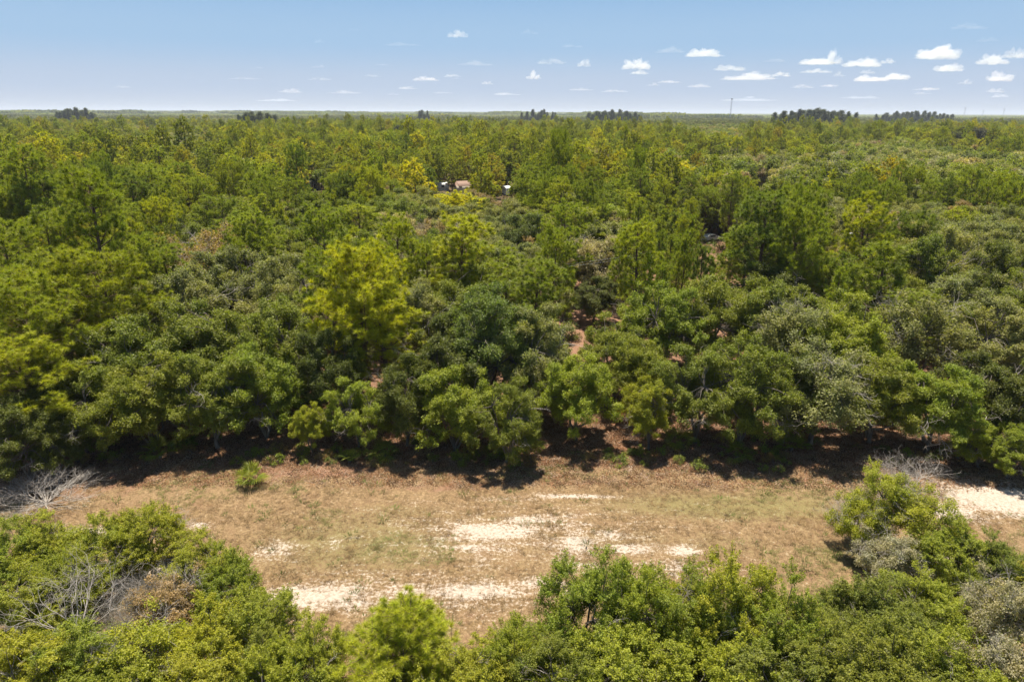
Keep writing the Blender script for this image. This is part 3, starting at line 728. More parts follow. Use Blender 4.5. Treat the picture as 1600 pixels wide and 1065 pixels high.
def far_protos(kind):
    out_ = []
    for i, pr in enumerate(LOD[kind]):
        me = join_parts(pr, f'far_{kind}'); me.materials[1] = M_FAR; out_.append(bpy.data.objects.new(f'far_{kind}_{i}', me))
    return out_
def jc(c, a=.2):
    k = rng.uniform(1-a, 1+a); return (c[0]*k*rng.uniform(.93, 1.05), c[1]*k, c[2]*k*rng.uniform(.85, 1.15))
OC = [OAK, OAKG, OAKG, OAKD, OAK, BROWN, GREY]; PC = [(.155, .165, .04), (.185, .188, .036), (.125, .14, .045), (.145, .155, .042)]
po, pp = far_protos('oak'), far_protos('pine')
def far_pts(lst, kind):
    R0 = []
    for x, y, h, r, col, k in lst:
        v = int(rng.integers(0, 4)) if kind == 'oak' else (2 if k == 'young_pine' else int(rng.integers(0, 2)))
        pr = LOD[kind][v]; R0.append((x, y, -.05, rng.uniform(0, 6.28), r/pr['R'], h/pr['h'], v, *jc(col)))
    return R0
fo, fp = far_pts(rest['oak'], 'oak'), far_pts(rest['pine'], 'pine')
# thinner record of trees between 950 m and 2.6 km
y = 950.0; more = []
while y < 2600:
    st_ = 8.6+ (y-950)/400
    for x in np.arange(-(y*.8+60), y*.8+60, st_):
        more.append((x+rng.uniform(-.5, .5)*st_, y+rng.uniform(-.5, .5)*st_))
    y += st_
more = np.array(more); mz = fbm(more[:, 0]/110, more[:, 1]/220, 55, 3); mg = fbm(more[:, 0]/150, more[:, 1]/260, 56, 3); mh = fbm(more[:, 0]/70, more[:, 1]/160, 57, 3); sc_ = 1+(more[:, 1]-950)/4500
for i, (x, y) in enumerate(more):
    if mh[i] < .3: continue
    hk = .65+.7*mh[i]
    if rng.uniform() < .4+(mz[i]-.5)*3.2:
        v = int(rng.integers(0, 3)); pr = LOD['pine'][v]; fp.append((x, y, -.05, rng.uniform(0, 6.28), rng.uniform(3, 4.4)*sc_[i]/pr['R'], hk*rng.uniform(9, 13.5)/pr['h'], v, *jc(PC[int(rng.integers(0, 4))])))
    else:
        v = int(rng.integers(0, 4)); fo.append((x, y, -.05, rng.uniform(0, 6.28), rng.uniform(4, 5.8)*sc_[i]/4, hk*rng.uniform(8, 12)/8, v, *jc(OC[int(rng.integers(0, 7)) if rng.uniform() < .25 else (1 if mg[i] > .5 else 0)])))
scatter('distant_oaks', fo, po, 'unbroken mass of grey-green oak crowns running towards the horizon')
scatter('distant_pines', fp, pp, 'unbroken mass of yellow-green pine crowns running towards the horizon')
# beyond that: patches of canopy
def patch(name, size, n, leaf, hm):
    """a patch of woodland: n crowns of leaf-like facets"""
    Cs, Ns, K = [], [], []
    for i in range(n):
        cx, cy = rng.uniform(-.5, .5, 2)*size; r = size/math.sqrt(n)*rng.uniform(.5, .8); hh = hm*rng.uniform(.75, 1.15); m = 90
        d = unit(rng.normal(size=(m, 3))); d[:, 2] = np.abs(d[:, 2])
        Cs.append(np.array([cx, cy, hh*.45])+d*[r, r, hh*.55]*rng.uniform(.8, 1.05, (m, 1))); Ns.append(unit(d+rng.normal(size=(m, 3))*.4)); K.append(np.full(m, rng.uniform()))
    c, nn = np.concatenate(Cs), np.concatenate(Ns); s = leaf*rng.uniform(.7, 1.2, len(c)); V, Qd = leaf_quads(c, nn, s, s*.7)
    return mk_mesh(name, V, Qd, None, [M_FAR], {'clump': ('FACE', np.concatenate(K)), 'leaf': ('FACE', rng.uniform(0, 1, len(c)))})
pats = []
PTC = [OAK, OAKG, (.13, .15, .03), PINE]
for i in range(4):
    o = bpy.data.objects.new(f'patch_{i}', patch('patch', 80, 60, 1.7, 10)); pats.append(o)
pq = []; y = 2600.0
while y < 26000:
    st_ = 66 if y < 5000 else (120 if y < 10000 else 240)
    for x in np.arange(-(y*.8+300), y*.8+300, st_):
        pq.append((x+rng.uniform(-.3, .3)*st_, y+rng.uniform(-.3, .3)*st_, 0, rng.uniform(0, 6.28), st_/66, rng.uniform(.85, 1.25)*(1+1.3*min(1, max(0, float(fbm(x/500, y/500, 8, 3))-.56)*6)*(x < 900)), int(rng.integers(0, 4)), *jc(PTC[int(rng.integers(0, 4))])))
    y += st_
scatter('horizon_woodland', pq, pats, 'flat forest canopy fading into the hazy horizon line')

# ------------------------------------------------------------------ dark casuarina clumps on the skyline
CL = [ # px0, px1, top px y, base-ish y, count, word
 (88,148,167,188,12,'far left skyline clump of tall dark casuarinas'),(370,430,172,196,16,'dark square clump of casuarinas left of centre'),
 (606,655,188,212,12,'dark casuarina row below the middle skyline'),(652,668,166,176,4,'pair of skyline casuarinas above the middle row'),(812,870,166,178,10,'skyline casuarinas left of the large dark clump'),
 (916,998,163,190,20,'large dark casuarina clump in the middle skyline'),(1205,1335,163,196,30,'long ragged casuarina row in the right skyline'),
 (1365,1485,170,190,24,'flat-topped casuarina row at the far right skyline'),(1430,1455,196,214,6,'small casuarina clump below the right skyline'),(1480,1550,193,220,14,'windswept brown-grey casuarina row near the right edge')]
for x0, x1, yt, yb, n, wd in CL:
    hh = 24.
    # distance so that a crown rising out of a 9 m canopy spans these pixels
    hor = 175.5+(((x0+x1)/2-800)*.0038)
    D = (H-9)*FPX/(yb-hor); top = H-(yt-hor)/FPX*D; D = min(D, 1500) if top > 0 else D
    top = min(34, max(15, H+(hor-yt)/FPX*D))
    n = int(n*2.4)
    for i in range(n):
        px = x0+(x1-x0)*(i+rng.uniform(.1, .9))/n; x = (px-800)/FPX*D*1.05; y = D*1.0+rng.uniform(-.02, .05)*D
        x = (px-800)/FPX*(y*cos(PITCH)+(H-9)*sin(PITCH))
        h = top*rng.uniform(.55, .93)*(.66+.34*sin(pi*(px-x0)/(x1-x0))**.6) if i % 7 else top*rng.uniform(.9, 1)*(.8+.2*sin(pi*(px-x0)/(x1-x0)))
        j = rng.uniform(.8, 1.15)*(1.4 if 'brown' in wd else 1); c = tuple(v*j for v in (CAS if 'brown' not in wd else (.06, .055, .04)))
        place('casuarina', int(rng.integers(0, 3)), x, y, h, rng.uniform(3.8, 7.2)*h/24, rng.normal()*.5, c, 'feathery dark tree in the '+wd, 'casuarina tree', wd, 'casuarina_tree')

# ------------------------------------------------------------------ landmark aware labels come from the table above; now the low growth
def in_open(x, y, m=0):
    px, py = pix(x, y, .3)
    return any(a-m < px < b+m and c-m < py < d+m for a, b, c, d, _ in OPEN)
LOD['low'] = [oak(R=1., h=1.1, nclump=9, leaves=420, size=.36, base=.0, sprig=.6, flat=.8) for _ in range(3)]
lowp = [bpy.data.objects.new(f'low_{i}', join_parts(p_, 'low_growth')) for i, p_ in enumerate(LOD['low'])]
for p_ in lowp: p_.data.materials[1] = M_FAR
lp = []
for i in range(9500):
    u = rng.uniform(); y = 49+ (u**.8)*210; x = rng.uniform(-1, 1)*(y*.8+8)
    if in_open(x, y, 4) or (y < 51 and rng.uniform() < .55) or fbm(x/5, y/5, 31, 2) < (.5 if y < 60 else .42): continue
    s_ = rng.uniform(.5, 1.3)*(1 if y > 54 else .7)
    lp.append((x, y, -.05, rng.uniform(0, 6.28), s_, s_*rng.uniform(.6, 1.2), int(rng.integers(0, 3)), *jc((.10, .125, .03) if rng.uniform() < .75 else (.17, .12, .06), .3)))
for i in range(320):
    x = rng.uniform(-45, 45); y = 48.6+rng.normal()*1.0; s_ = rng.uniform(.25, .7)
    if fbm(x/3, y/3, 41, 2) < .5: continue
    lp.append((x, y, -.02, rng.uniform(0, 6.28), s_, s_*1.1, int(rng.integers(0, 3)), *jc((.17, .2, .04) if rng.uniform() < .7 else (.24, .17, .08), .3)))
for i in range(500):
    x = rng.uniform(-34, 34); y = rng.uniform(20, 31); 
    if -11 < x < 17 and y > 27.5: continue
    s_ = rng.uniform(.4, .9); lp.append((x, y, -.05, rng.uniform(0, 6.28), s_, s_, int(rng.integers(0, 3)), *jc(FRESH, .3)))
scatter('undergrowth', lp, lowp, 'low tangled undergrowth under the trees')

def grass_mat():
    m, t, o = new_mat('dry_grass'); L = t.links.new
    b = N(t, 'ShaderNodeAttribute', attribute_name='tint', attribute_type='INSTANCER').outputs['Color']
    d = N(t, 'ShaderNodeBsdfDiffuse'); tr = N(t, 'ShaderNodeBsdfTranslucent'); L(b, d.inputs[0]); L(b, tr.inputs[0])
    mx = N(t, 'ShaderNodeMixShader'); mx.inputs[0].default_value = .3; L(d.outputs[0], mx.inputs[1]); L(tr.outputs[0], mx.inputs[2]); L(mx.outputs[0], o.inputs[0]); return m
M_GRASS = grass_mat()
gp = []
for k in range(3):
    n = 26; a = rng.uniform(0, 6.28, n); rr = rng.uniform(0, .16, n)+.02; c = np.stack([np.cos(a)*rr, np.sin(a)*rr, np.zeros(n)], 1)
    d = unit(np.stack([np.cos(a)*.9, np.sin(a)*.9, rng.uniform(.5, 1.6, n)], 1)); sd2 = unit(np.cross(d, [0, 0, 1]))*.008
    V = np.stack([c-sd2, c+sd2, c+d*rng.uniform(.07, .2, (n, 1))], 1).reshape(-1, 3)
    gp.append(bpy.data.objects.new(f'tuft_{k}', mk_mesh('tuft', V, None, np.arange(n*3).reshape(-1, 3), [M_GRASS])))
pts_ = []
gxs, gys = rng.uniform(-52, 52, 60000), rng.uniform(27, 49.5, 60000)
dens = fbm(gxs/2.2, gys/1.6, 61, 4); smk = emask(gxs, gys, SAND); grn = fbm(gxs/6, gys/4, 62, 3); zz = zground(gxs, gys)
for x, y, dn, sm_, gr, z in zip(gxs, gys, dens, smk, grn, zz):
    if dn+rng.uniform(-.2, .2) < .42+max(0, sm_-.5)*.5: continue
    c = (.34, .235, .12) if gr < .6 else (.22, .215, .075)
    if rng.uniform() < .12: c = (.16, .11, .06)
    s_ = rng.uniform(.5, 1.25)
    if rng.uniform() < .012: c = (.13, .17, .04); s_ *= 2.2
    pts_.append((x, y, z-.01, rng.uniform(0, 6.28), s_, s_*rng.uniform(.5, 1.1), int(rng.integers(0, 3)), *jc(c, .42)))
scatter('dry_grass', pts_, gp, 'sparse dry tufts of grass over the sandy clearing')
fp_ = []
for k in range(3):
    n = 30; c = np.stack([rng.normal(size=n)*.3, rng.normal(size=n)*.3, rng.uniform(.005, .05, n)], 1)
    nn = unit(rng.normal(size=(n, 3))*.35+[0, 0, 1]); V, Qd = leaf_quads(c, nn, rng.uniform(.04, .09, n), rng.uniform(.02, .045, n))
    fp_.append(bpy.data.objects.new(f'litter_{k}', mk_mesh('litter', V, Qd, None, [M_GRASS])))
pts_ = []
for i in range(26000):
    y = 44+abs(rng.normal())*9; x = rng.uniform(-60, 60)
    if y < 47 and rng.uniform() < .7: continue
    pts_.append((x, y, float(zground(x, y)), rng.uniform(0, 6.28), 1, 1, int(rng.integers(0, 3)), *jc([(.34, .185, .10), (.21, .105, .05), (.10, .06, .035), (.40, .28, .18)][int(rng.integers(0, 4))], .25)))
scatter('leaf_litter', pts_, fp_, 'reddish brown fallen leaves along the forest edge')

# ------------------------------------------------------------------ palms and palmettos
def frond_mesh(stem=.75, blade=.85, n=16):
    V, T = [], []
    def tri(a, b, c): i = len(V); V.extend([a, b, c]); T.append((i, i+1, i+2))
    e = np.array([stem, 0, .28*stem])
    for s_ in (-1, 1): tri((0, .018*s_, 0), (0, -.018*s_, .01), tuple(e+[0, 0, .0]))
    for i in range(n):
        a = (i/(n-1)-.5)*rad(230); L_ = blade*(1-.25*abs(a)/2)*rng.uniform(.9, 1.05)
        d = np.array([cos(a), sin(a), .12]); m_ = e+d*L_*.55; q = e+d*L_+[0, 0, -.16*L_]; sd2 = np.array([-sin(a), cos(a), 0])*.028
        up = np.array([0, 0, .03])
        tri(tuple(e), tuple(m_-sd2), tuple(m_+up)); tri(tuple(e), tuple(m_+up), tuple(m_+sd2)); tri(tuple(m_-sd2), tuple(q), tuple(m_+up)); tri(tuple(m_+up), tuple(q), tuple(m_+sd2))
    return mk_mesh('frond', V, None, T, [M_LEAF], {'clump': ('FACE', np.full(len(T), .6)), 'leaf': ('FACE', rng.uniform(0, 1, len(T)))})
FR = [frond_mesh() for _ in range(3)]
def palm(x, y, s, nf, label, cat, name, stem_h=0., col=(.17, .20, .03), dead=0, group=None):
    r_ = bpy.data.objects.new(name, None); C.objects.link(r_); r_.location = (x, y, float(zground(x, y))); r_['label'] = label; r_['category'] = cat
    if group: r_['group'] = group
    T = Tubes(); T.add(bent((0, 0, -.1), (.1, 0, max(.3*s, stem_h)), 6, 0, .01), np.full(6, .14 if stem_h else .12), 7)
    parent_new('trunk', T.mesh('trunk', M_BARK), r_)
    for i in range(nf):
        f = parent_new('frond', FR[i % 3], r_); el = rng.uniform(-.25, 1.15) if i >= dead else rng.uniform(-1.3, -.7)
        f.location = (.1 if stem_h else 0, 0, max(.3*s, stem_h)); f.rotation_euler = (rng.normal()*.2, -el, i*2.4); k = s*rng.uniform(.8, 1.1); f.scale = (k, k, k)
        f.color = (*(jc(col, .15) if i >= dead else jc((.42, .22, .07), .2)), 1)
    return r_
GP = 'palmettos in the shade of the forest edge'
palm(*at(393, 756), 1.0, 24, 'round bright sabal bush standing alone at the forest edge on the left', 'palm', 'sabal_bush', 0, (.21, .24, .03), 3)
palm(*at(545, 722), .7, 9, 'tiny palm seedling on the orange soil left of the lone small oak', 'palm', 'sabal_bush', 0, (.2, .24, .04))
palm(*at(985, 668), 1.5, 22, 'palm with brown hanging fronds between two oaks of the forest edge', 'palm', 'cabbage_palm', 2.2, (.17, .18, .03), 9)
palm(*at(1565, 948), 1.7, 22, 'yellow-green palmetto in the right thicket near the right edge', 'palm', 'sabal_bush', .9, (.27, .26, .05), 3)
for px, py, lab in ((778, 712, 'palmetto in the shade under the middle forest edge oaks'), (828, 700, 'palmetto in the shade left of the bare ground gap'), (1495, 715, 'palmetto with brown fronds right of the large dead bush'),
    (1150, 716, 'palmetto under the tall oak right of the bare ground gap'), (1235, 705, 'palmetto in the dark vertical gap of the forest edge'), (1440, 690, 'palmetto behind the large dead bush'), (250, 716, 'palmetto in the shade under the left forest edge'),
    (600, 715, 'palmetto right of the lone small oak'), (1060, 700, 'palmetto in the shade right of the brown hanging fronds'), (1550, 700, 'palmetto among the low bushes at the right forest edge')):
    palm(*at(px, py), rng.uniform(.9, 1.25), 15, lab, 'palm', 'palmetto', 0, (.15, .18, .03), 3 if 'brown' in lab else 1)

# ------------------------------------------------------------------ buildings seen through gaps
def boxm(name, lo, hi, mat, par, loc=None):
    o = box_obj(name, lo, hi, mat); o.parent = par; return o
def box_obj(name, lo, hi, mat):
    V = [(x, y, z) for z in (lo[2], hi[2]) for y in (lo[1], hi[1]) for x in (lo[0], hi[0])]
    Qs = [(0, 2, 3, 1), (4, 5, 7, 6), (0, 1, 5, 4), (2, 6, 7, 3), (0, 4, 6, 2), (1, 3, 7, 5)]
    o = bpy.data.objects.new(name, mk_mesh(name, V, Qs, None, [mat])); C.objects.link(o); return o
M_WHITE = plain('white_paint', (.78, .77, .74), .5); M_GLASS = plain('window_glass', (.05, .07, .09), .1); M_DARK = plain('dark_metal', (.08, .08, .085), .6)
M_RED = plain('orange_brown_roof', (.26, .16, .11), .8); M_GREYR = plain('grey_roof', (.5, .49, .47), .7); M_TAN = plain('tan_wall', (.55, .48, .38), .8); M_STEEL = plain('galvanised_steel', (.42, .43, .45), .45, .6); M_RUB = plain('rubber', (.03, .03, .03), .9)
M_WOODP = plain('weathered_pole', (.25, .2, .16), .9)
def house(x, y, w_, d_, h_, wall, roof, rot, label, cat='house', name='house', pitch=.35):
    r_ = bpy.data.objects.new(name, None); C.objects.link(r_); r_.location = (x, y, 0); r_.rotation_euler[2] = rot; r_['label'] = label; r_['category'] = cat
    boxm('wall', (-w_/2, -d_/2, 0), (w_/2, d_/2, h_), wall, r_)
    e = .35; rz = h_+pitch*d_/2; V = [(-w_/2-e, -d_/2-e, h_-.05), (w_/2+e, -d_/2-e, h_-.05), (w_/2+e, d_/2+e, h_-.05), (-w_/2-e, d_/2+e, h_-.05), (-w_/2-e, 0, rz), (w_/2+e, 0, rz)]
    V += [(a, b, c+.12) for a, b, c in V]
    Qs = [(0, 1, 5, 4), (2, 3, 4, 5), (6, 7, 11, 10), (8, 9, 10, 11), (0, 1, 7, 6), (2, 3, 9, 8)]
    T_s = [(0, 4, 3), (1, 2, 5)]
    parent_new('roof', mk_mesh('roof', V, Qs, T_s, [roof]), r_)
    n = max(1, int(w_//2.6))
    for i in range(n):
        cx = -w_/2+w_*(i+.5)/n
        if i == n//2 and n > 1:
            dr = boxm('door', (cx-.45, -d_/2-.05, 0), (cx+.45, -d_/2+.02, 2.05), M_DARK, r_)
        else:
            wn = boxm('window', (cx-.55, -d_/2-.06, 1), (cx+.55, -d_/2+.02, 2), M_WHITE, r_); boxm('pane', (cx-.47, -d_/2-.075, 1.08), (cx+.47, -d_/2-.062, 1.92), M_GLASS, wn)
    return r_
house(*at(692, 297), 4.2, 2.6, 2.5, M_WHITE, M_WHITE, .1, 'small white trailer among pines left of the orange-roofed shed', 'trailer', 'trailer', .1)
house(*at(725, 300), 5.0, 4.5, 2.3, M_TAN, M_RED, .5, 'orange-brown roofed shed among pines behind the golden yellow pine', 'shed', 'shed', .6)
house(*at(755, 292), 3.4, 3.5, 2.2, M_WHITE, M_TAN, .2, 'pale roofed shed between the orange-roofed shed and the white motorhome', 'shed', 'shed', .3)
house(*at(488, 295), 5.5, 4.5, 2.4, M_TAN, M_WHITE, .15, 'pale flat roof glimpsed between trees in the left woodland', 'house', 'house', .12)
house(*at(695, 222), 11, 7, 3, M_TAN, M_GREYR, .2, 'far grey-roofed house below the middle casuarina row', 'house', 'house')
house(*at(677, 237), 6, 5, 3, M_TAN, M_GREYR, -.2, 'smaller far grey-roofed house in front of the larger far grey-roofed one', 'house', 'house')
house(*at(1192, 292), 5, 4, 2.4, M_TAN, M_RED, .3, 'low reddish roof glimpsed left of the right pine stand', 'house', 'house')
def vehicle(x, y, rot, L_, W_, H_, label, cat, name, rv=False):
    r_ = bpy.data.objects.new(name, None); C.objects.link(r_); r_.location = (x, y, 0); r_.rotation_euler[2] = rot; r_['label'] = label; r_['category'] = cat
    bm_ = .45
    if rv: prof = [(-L_/2, .45), (-L_/2, H_), (L_/2-1.3, H_), (L_/2-.4, H_-.25), (L_/2-.2, 1.9), (L_/2, 1.3), (L_/2, .45)]
    else: prof = [(-L_/2, .35), (-L_/2, .95), (-L_/2+.4, 1.0), (-L_/2+.9, H_), (L_/2-2.0, H_), (L_/2-1.3, 1.0), (L_/2-.1, .85), (L_/2, .35)]
    n = len(prof); V = [(a, -W_/2, b) for a, b in prof]+[(a, W_/2, b) for a, b in prof]
    me = bpy.data.meshes.new('body'); me.from_pydata(V, [], [tuple(range(n)), tuple(range(2*n-1, n-1, -1))]+[(i, i+n, (i+1) % n+n, (i+1) % n) for i in range(n)]); me.materials.append(M_WHITE); parent_new('body', me, r_)
    for sy in (-1, 1):
        if rv:
            for cx in (-L_*.3, 0, L_*.25): boxm('window', (cx-.4, sy*W_/2-.02, 1.6), (cx+.4, sy*W_/2+.02, 2.2), M_GLASS, r_)
        else: boxm('window', (-L_/2+1.1, sy*W_/2-.02, 1.0), (L_/2-2.0, sy*W_/2+.02, H_-.12), M_GLASS, r_)
        for cx in (-L_*.3, L_*.32):
            T = Tubes(); T.add([(cx, sy*(W_/2-.2), .34), (cx, sy*(W_/2+.03), .34)], [.34, .34], 12); parent_new('wheel', T.mesh('wheel', M_RUB), r_)
    boxm('windscreen', (L_/2-.34, -W_/2+.2, 1.95), (L_/2-.24, W_/2-.2, H_-.35), M_GLASS, r_) if rv else None
    return r_
vehicle(*at(793, 305), -1.35, 6.4, 2.2, 2.8, 'white motorhome parked under pines right of the golden yellow pine', 'motorhome', 'motorhome', True)
vehicle(*at(1112, 376), .4, 4.4, 1.8, 1.45, 'pale car parked among the young pines', 'car', 'parked_car')
# ------------------------------------------------------------------ poles and line
def tank(x, y):
    r_ = bpy.data.objects.new('water_tank', None); C.objects.link(r_); r_.location = (x, y, 0); r_['label'] = 'small white upright tank among the young pines'; r_['category'] = 'tank'
    T = Tubes(); T.add([(0, 0, .3), (0, 0, 2.2), (0, 0, 2.45), (0, 0, 2.55)], [.6, .6, .4, .05], 14); parent_new('tank_body', T.mesh('tank_body', M_WHITE), r_)
    for a in range(3): boxm('leg', (cos(a*2.1)*.45-.05, sin(a*2.1)*.45-.05, 0), (cos(a*2.1)*.45+.05, sin(a*2.1)*.45+.05, .32), M_DARK, r_)
tank(*at(988, 380))
POLES = []
for px, py, hh, lab in ((1324, 364, 9.5, 'utility pole with a white lamp head in the right woodland'), (1017, 392, 8.5, 'thin utility pole behind the bare ground opening'), (640, 420, 8.5, 'utility pole hidden among the middle oaks')):
    x, y = at(px, py, hh); r_ = bpy.data.objects.new('utility_pole', None); C.objects.link(r_); r_.location = (x, y, 0); r_['label'] = lab; r_['category'] = 'utility pole'
    T = Tubes(); T.add([(0, 0, -.1), (0, 0, hh/2), (0, 0, hh)], [.15, .13, .1], 8); parent_new('pole', T.mesh('pole', M_WOODP), r_)
    boxm('crossarm', (-.08, -.8, hh-.7), (.08, .8, hh-.58), M_WOODP, r_)
    for sy in (-.7, .7): boxm('insulator', (-.05, sy-.05, hh-.577), (.05, sy+.05, hh-.4), M_WHITE, r_)
    if 'lamp' in lab:
        T = Tubes(); T.add([(0, 0, hh-.2), (0, -.6, hh+.1), (0, -1.0, hh+.1)], [.04, .04, .04], 6); parent_new('lamp_arm', T.mesh('lamp_arm', M_STEEL), r_)
        boxm('lamp_head', (-.18, -1.5, hh-.02), (.18, -.95, hh+.2), M_WHITE, r_)
    POLES.append((x, y, hh))
for a, b in ((1, 2),):
    for sy in (-.7, .7):
        p, q = POLES[a], POLES[b]; t_ = np.linspace(0, 1, 16); A_ = np.array([p[0], p[1]+sy, p[2]-.4]); B_ = np.array([q[0], q[1]+sy, q[2]-.4])
        w_ = A_+(B_-A_)*t_[:, None]; w_[:, 2] -= np.sin(t_*pi)*.7; T = Tubes(); T.add(w_, np.full(16, .009), 4)
        o = bpy.data.objects.new('power_line', T.mesh('power_line', M_STEEL)); C.objects.link(o)
        o['label'] = f"{'front' if sy < 0 else 'rear'} wire from the thin pole to the pole hidden by oaks"; o['category'] = 'wire'
def lattice(px, py_top, D, wb, wt, label, cat, name, arms=0, head=False):
    y = D; x = (px-800)/FPX*(y*cos(PITCH)+H*sin(PITCH)); hor = 175.3+(px-800)*.0038; hh = H+(hor-py_top)/FPX*D
    r_ = bpy.data.objects.new(name, None); C.objects.link(r_); r_.location = (x, y, 0); r_['label'] = label; r_['category'] = cat
    n = 9; cor = [(-1, -1), (1, -1), (1, 1), (-1, 1)]
    P_ = lambda i, c: np.array([c[0]*(wb+(wt-wb)*i/n)/2, c[1]*(wb+(wt-wb)*i/n)/2, hh*i/n])
    for c in cor:
        T = Tubes(); T.add([P_(0, c), P_(n, c)], [.22, .16], 4); parent_new('leg', T.mesh('leg', M_STEEL), r_)
    T = Tubes()
    for i in range(n):
        for k in range(4):
            a, b = cor[k], cor[(k+1) % 4]; T.add([P_(i, a), P_(i+1, b)], [.12, .12], 3); T.add([P_(i+1, a), P_(i+1, b)], [.12, .12], 3)
    br = parent_new('bracing', T.mesh('bracing', M_STEEL), r_); br['kind'] = 'stuff'
    for k in range(arms): boxm('cross_arm', (-6+k, -.4, hh*(.82+.08*k)), (6-k, .4, hh*(.82+.08*k)+.6), M_STEEL, r_)
    if head:
        T = Tubes(); T.add([(0, 0, hh-4), (0, 0, hh-.5)], [2.6, 2.6], 10); parent_new('antenna_array', T.mesh('antenna_array', M_DARK), r_)
lattice(1139, 156, 2400, 3.2, 2.6, 'tall thin lattice tower with a dark antenna head on the horizon', 'tower', 'lattice_tower', 0, True)
lattice(1504, 168, 4200, 8, 2.5, 'left one of three faint pylons on the right horizon', 'pylon', 'power_pylon', 2)
lattice(1533, 172, 4600, 8, 2.5, 'middle one of three faint pylons on the right horizon', 'pylon', 'power_pylon', 2)
lattice(1565, 170, 4400, 8, 2.5, 'right one of three faint pylons on the right horizon', 'pylon', 'power_pylon', 2)

# ------------------------------------------------------------------ clouds, far away and high up
def cloud_mat(dn):
    m, t, o = new_mat('cloud_vapour'); L = t.links.new
    pv = N(t, 'ShaderNodeVolumePrincipled'); pv.inputs['Color'].default_value = (1, 1, 1, 1); pv.inputs['Density'].default_value = dn; pv.inputs['Anisotropy'].default_value = .3
    L(pv.outputs[0], o.inputs['Volume']); return m
M_CL = [cloud_mat(.0005), cloud_mat(.0009), cloud_mat(.0016), cloud_mat(.0032)]
CLOUDS = [(713,77,33,12,1),(629,88,50,5,.1),(551,68,18,3,.1),(498,84,16,6,.3),(401,117,18,4,.1),(495,116,22,5,.1),(597,113,25,3,.1),(742,113,55,6,.15),(826,73,26,6,.15),(893,90,32,5,.15),
(858,111,45,9,.4),(911,115,22,12,1),(832,131,24,10,1),(663,133,40,7,.7),(705,128,25,5,.5),(760,138,20,6,.6),(993,118,45,20,1),(997,125,28,7,.8),(1045,97,45,8,.2),(1097,102,55,12,.9),(1210,109,34,5,.15),
(1140,120,50,9,.55),(1170,132,80,9,.55),(1219,128,28,7,.8),(1275,112,55,11,.85),(1295,112,35,19,1),(1345,115,55,15,.95),(1387,111,25,10,1),(1275,123,50,6,.5),(1360,134,50,10,.8),(1398,132,45,10,.9),
(1463,105,68,19,1),(1482,121,42,12,1),(1512,67,50,7,.12),(1541,83,30,7,.12),(1548,112,48,14,1),(1583,104,34,16,1),(1560,134,38,14,1),(1506,138,22,8,.5),(1555,149,30,6,.3),(1310,128,18,8,.6),(1020,140,22,5,.4),
(960,148,40,4,.3),(905,146,36,4,.3),(1090,142,36,5,.35),(1250,143,36,5,.35),(1440,146,30,5,.3),(790,152,40,4,.25),(690,150,30,4,.2),(580,128,26,4,.15),(540,150,50,4,.15),(380,131,50,4,.1),(190,142,26,4,.12),(430,160,60,4,.12),(1170,160,90,4,.2),(1345,157,60,4,.2)]
for i in range(14):
    px = rng.uniform(430, 1600); CLOUDS.append((px, rng.uniform(122, 160), rng.uniform(14, 46), rng.uniform(3, 6.5), rng.uniform(.15, .6)*(.6+.4*(px > 850))))
CALT = 1150.
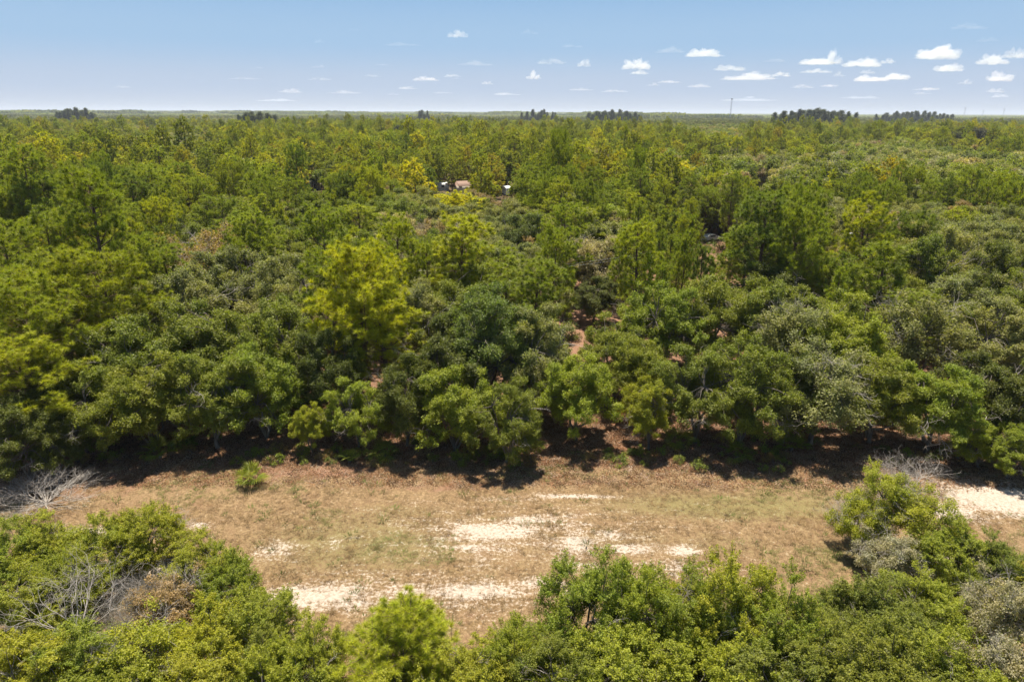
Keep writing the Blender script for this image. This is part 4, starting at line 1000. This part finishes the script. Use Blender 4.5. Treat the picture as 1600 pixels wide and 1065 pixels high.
for ci_, (px, py, wpx, hpx, den) in enumerate(CLOUDS):
    hor = 175.3+(px-800)*.0038; D = (CALT-H)/((hor-py)/FPX)/1.04
    y = D; x = (px-800)/FPX*(y*cos(PITCH)-(CALT-H)*sin(PITCH)); W = wpx/FPX*D*.5; Hh = hpx/FPX*D*1.1
    n = int(10+wpx*.7); pc, pr_ = [], []
    for i in range(n):
        u = rng.uniform(-.9, .9); env = (1-abs(u)**2)*(.55+.45*vnoise(np.array([u*2.5+ci_*7.]), np.array([ci_*3.1]), 4)[0])
        pc.append((u, rng.uniform(-.6, .6)*(1-abs(u)*.6), rng.uniform(.05, .75)*env)); pr_.append(rng.uniform(.12, .30)*(.5+.6*env))
    pc, pr_ = np.array(pc), np.array(pr_); asp = np.array([1., 1., 1.])
    na, nb_ = 56, 30; th, ph_ = np.meshgrid(np.arange(na)*2*pi/na, (np.arange(nb_)+.5)/nb_*pi-pi/2, indexing='ij')
    dv = np.stack([np.cos(th)*np.cos(ph_), np.sin(th)*np.cos(ph_), np.sin(ph_)], -1).reshape(-1, 3); o0 = np.array([0, 0, .1])
    best = np.full(len(dv), .06)
    for c_, r_ in zip(pc, pr_):
        b_ = dv@(c_-o0); q_ = b_**2-((c_-o0)**2).sum()+r_*r_; ok = q_ > 0; best[ok] = np.maximum(best[ok], b_[ok]+np.sqrt(q_[ok]))
    best *= 1+.3*(vnoise(th.ravel()*5, ph_.ravel()*9+ci_, 9)-.5)+.2*(vnoise(th.ravel()*11, ph_.ravel()*17+ci_, 19)-.5)
    V = o0+dv*best[:, None]; V[:, 2] = np.maximum(V[:, 2], -.03); V[:, 2] *= 1+.5*(vnoise(V[:, 0]*4+ci_, V[:, 1]*3, 33)-.5); V = V*[W, min(W, 3*Hh), Hh*1.05]
    ii_, jj_ = np.meshgrid(np.arange(na), np.arange(nb_-1), indexing='ij'); ni = (ii_+1) % na
    F = np.stack([ii_*nb_+jj_, ni*nb_+jj_, ni*nb_+jj_+1, ii_*nb_+jj_+1], -1).reshape(-1, 4)
    V = np.concatenate([V, [V[np.arange(na)*nb_].mean(0), V[np.arange(na)*nb_+nb_-1].mean(0)]]); m_ = len(V)
    T3 = [(int(((k+1) % na)*nb_), int(k*nb_), m_-2) for k in range(na)]+[(int(k*nb_+nb_-1), int(((k+1) % na)*nb_+nb_-1), m_-1) for k in range(na)]
    dk = 0 if den < .22 else 1 if den < .45 else 2 if den < .75 else 3
    o = bpy.data.objects.new('cumulus_cloud', mk_mesh('cumulus_cloud', V, F, T3, [M_CL[dk]])); C.objects.link(o)
    o.location = (x, y, CALT)
    sz = 'tiny' if wpx < 24 else 'small' if wpx < 36 else 'wide' if wpx < 60 else 'long'
    kd = 'bright white puffy' if den > .85 else 'soft white' if den > .5 else 'pale thin' if den > .24 else 'faint grey wispy'
    hgt = 'high' if py < 95 else 'midway' if py < 120 else 'low' if py < 140 else 'very low'
    o['label'] = f'{sz} {kd} cloud {hgt} over the skyline, ' + ('far left' if px < 300 else 'left' if px < 560 else 'left of centre' if px < 700 else 'near the centre' if px < 880 else 'right of centre' if px < 1070 else 'above the lattice tower' if px < 1200 else 'above the long casuarina row' if px < 1335 else 'above the flat casuarina row' if px < 1470 else 'at the far right')
    o['category'] = 'cloud'; o['group'] = 'fair weather clouds near the horizon'

# ------------------------------------------------------------------ air
def box_obj(name, lo, hi, mat):
    V = [(x, y, z) for z in (lo[2], hi[2]) for y in (lo[1], hi[1]) for x in (lo[0], hi[0])]
    Qs = [(0, 2, 3, 1), (4, 5, 7, 6), (0, 1, 5, 4), (2, 6, 7, 3), (0, 4, 6, 2), (1, 3, 7, 5)]
    o = bpy.data.objects.new(name, mk_mesh(name, V, Qs, None, [mat])); C.objects.link(o); return o
hm_ = bpy.data.materials.new('haze_air'); hm_.use_nodes = True; t = hm_.node_tree; t.nodes.clear()
o_ = t.nodes.new('ShaderNodeOutputMaterial'); pv = t.nodes.new('ShaderNodeVolumePrincipled'); pv.inputs['Color'].default_value = (.80, .86, 1.0, 1)
pv.inputs['Density'].default_value = 7.5e-5; pv.inputs['Anisotropy'].default_value = .0
t.links.new(pv.outputs[0], o_.inputs['Volume'])
hz = box_obj('haze', (-46000, -46000, -2), (46000, 46000, 120), hm_); hz['kind'] = 'stuff'; hz['label'] = 'thin pale summer haze over the woodland'
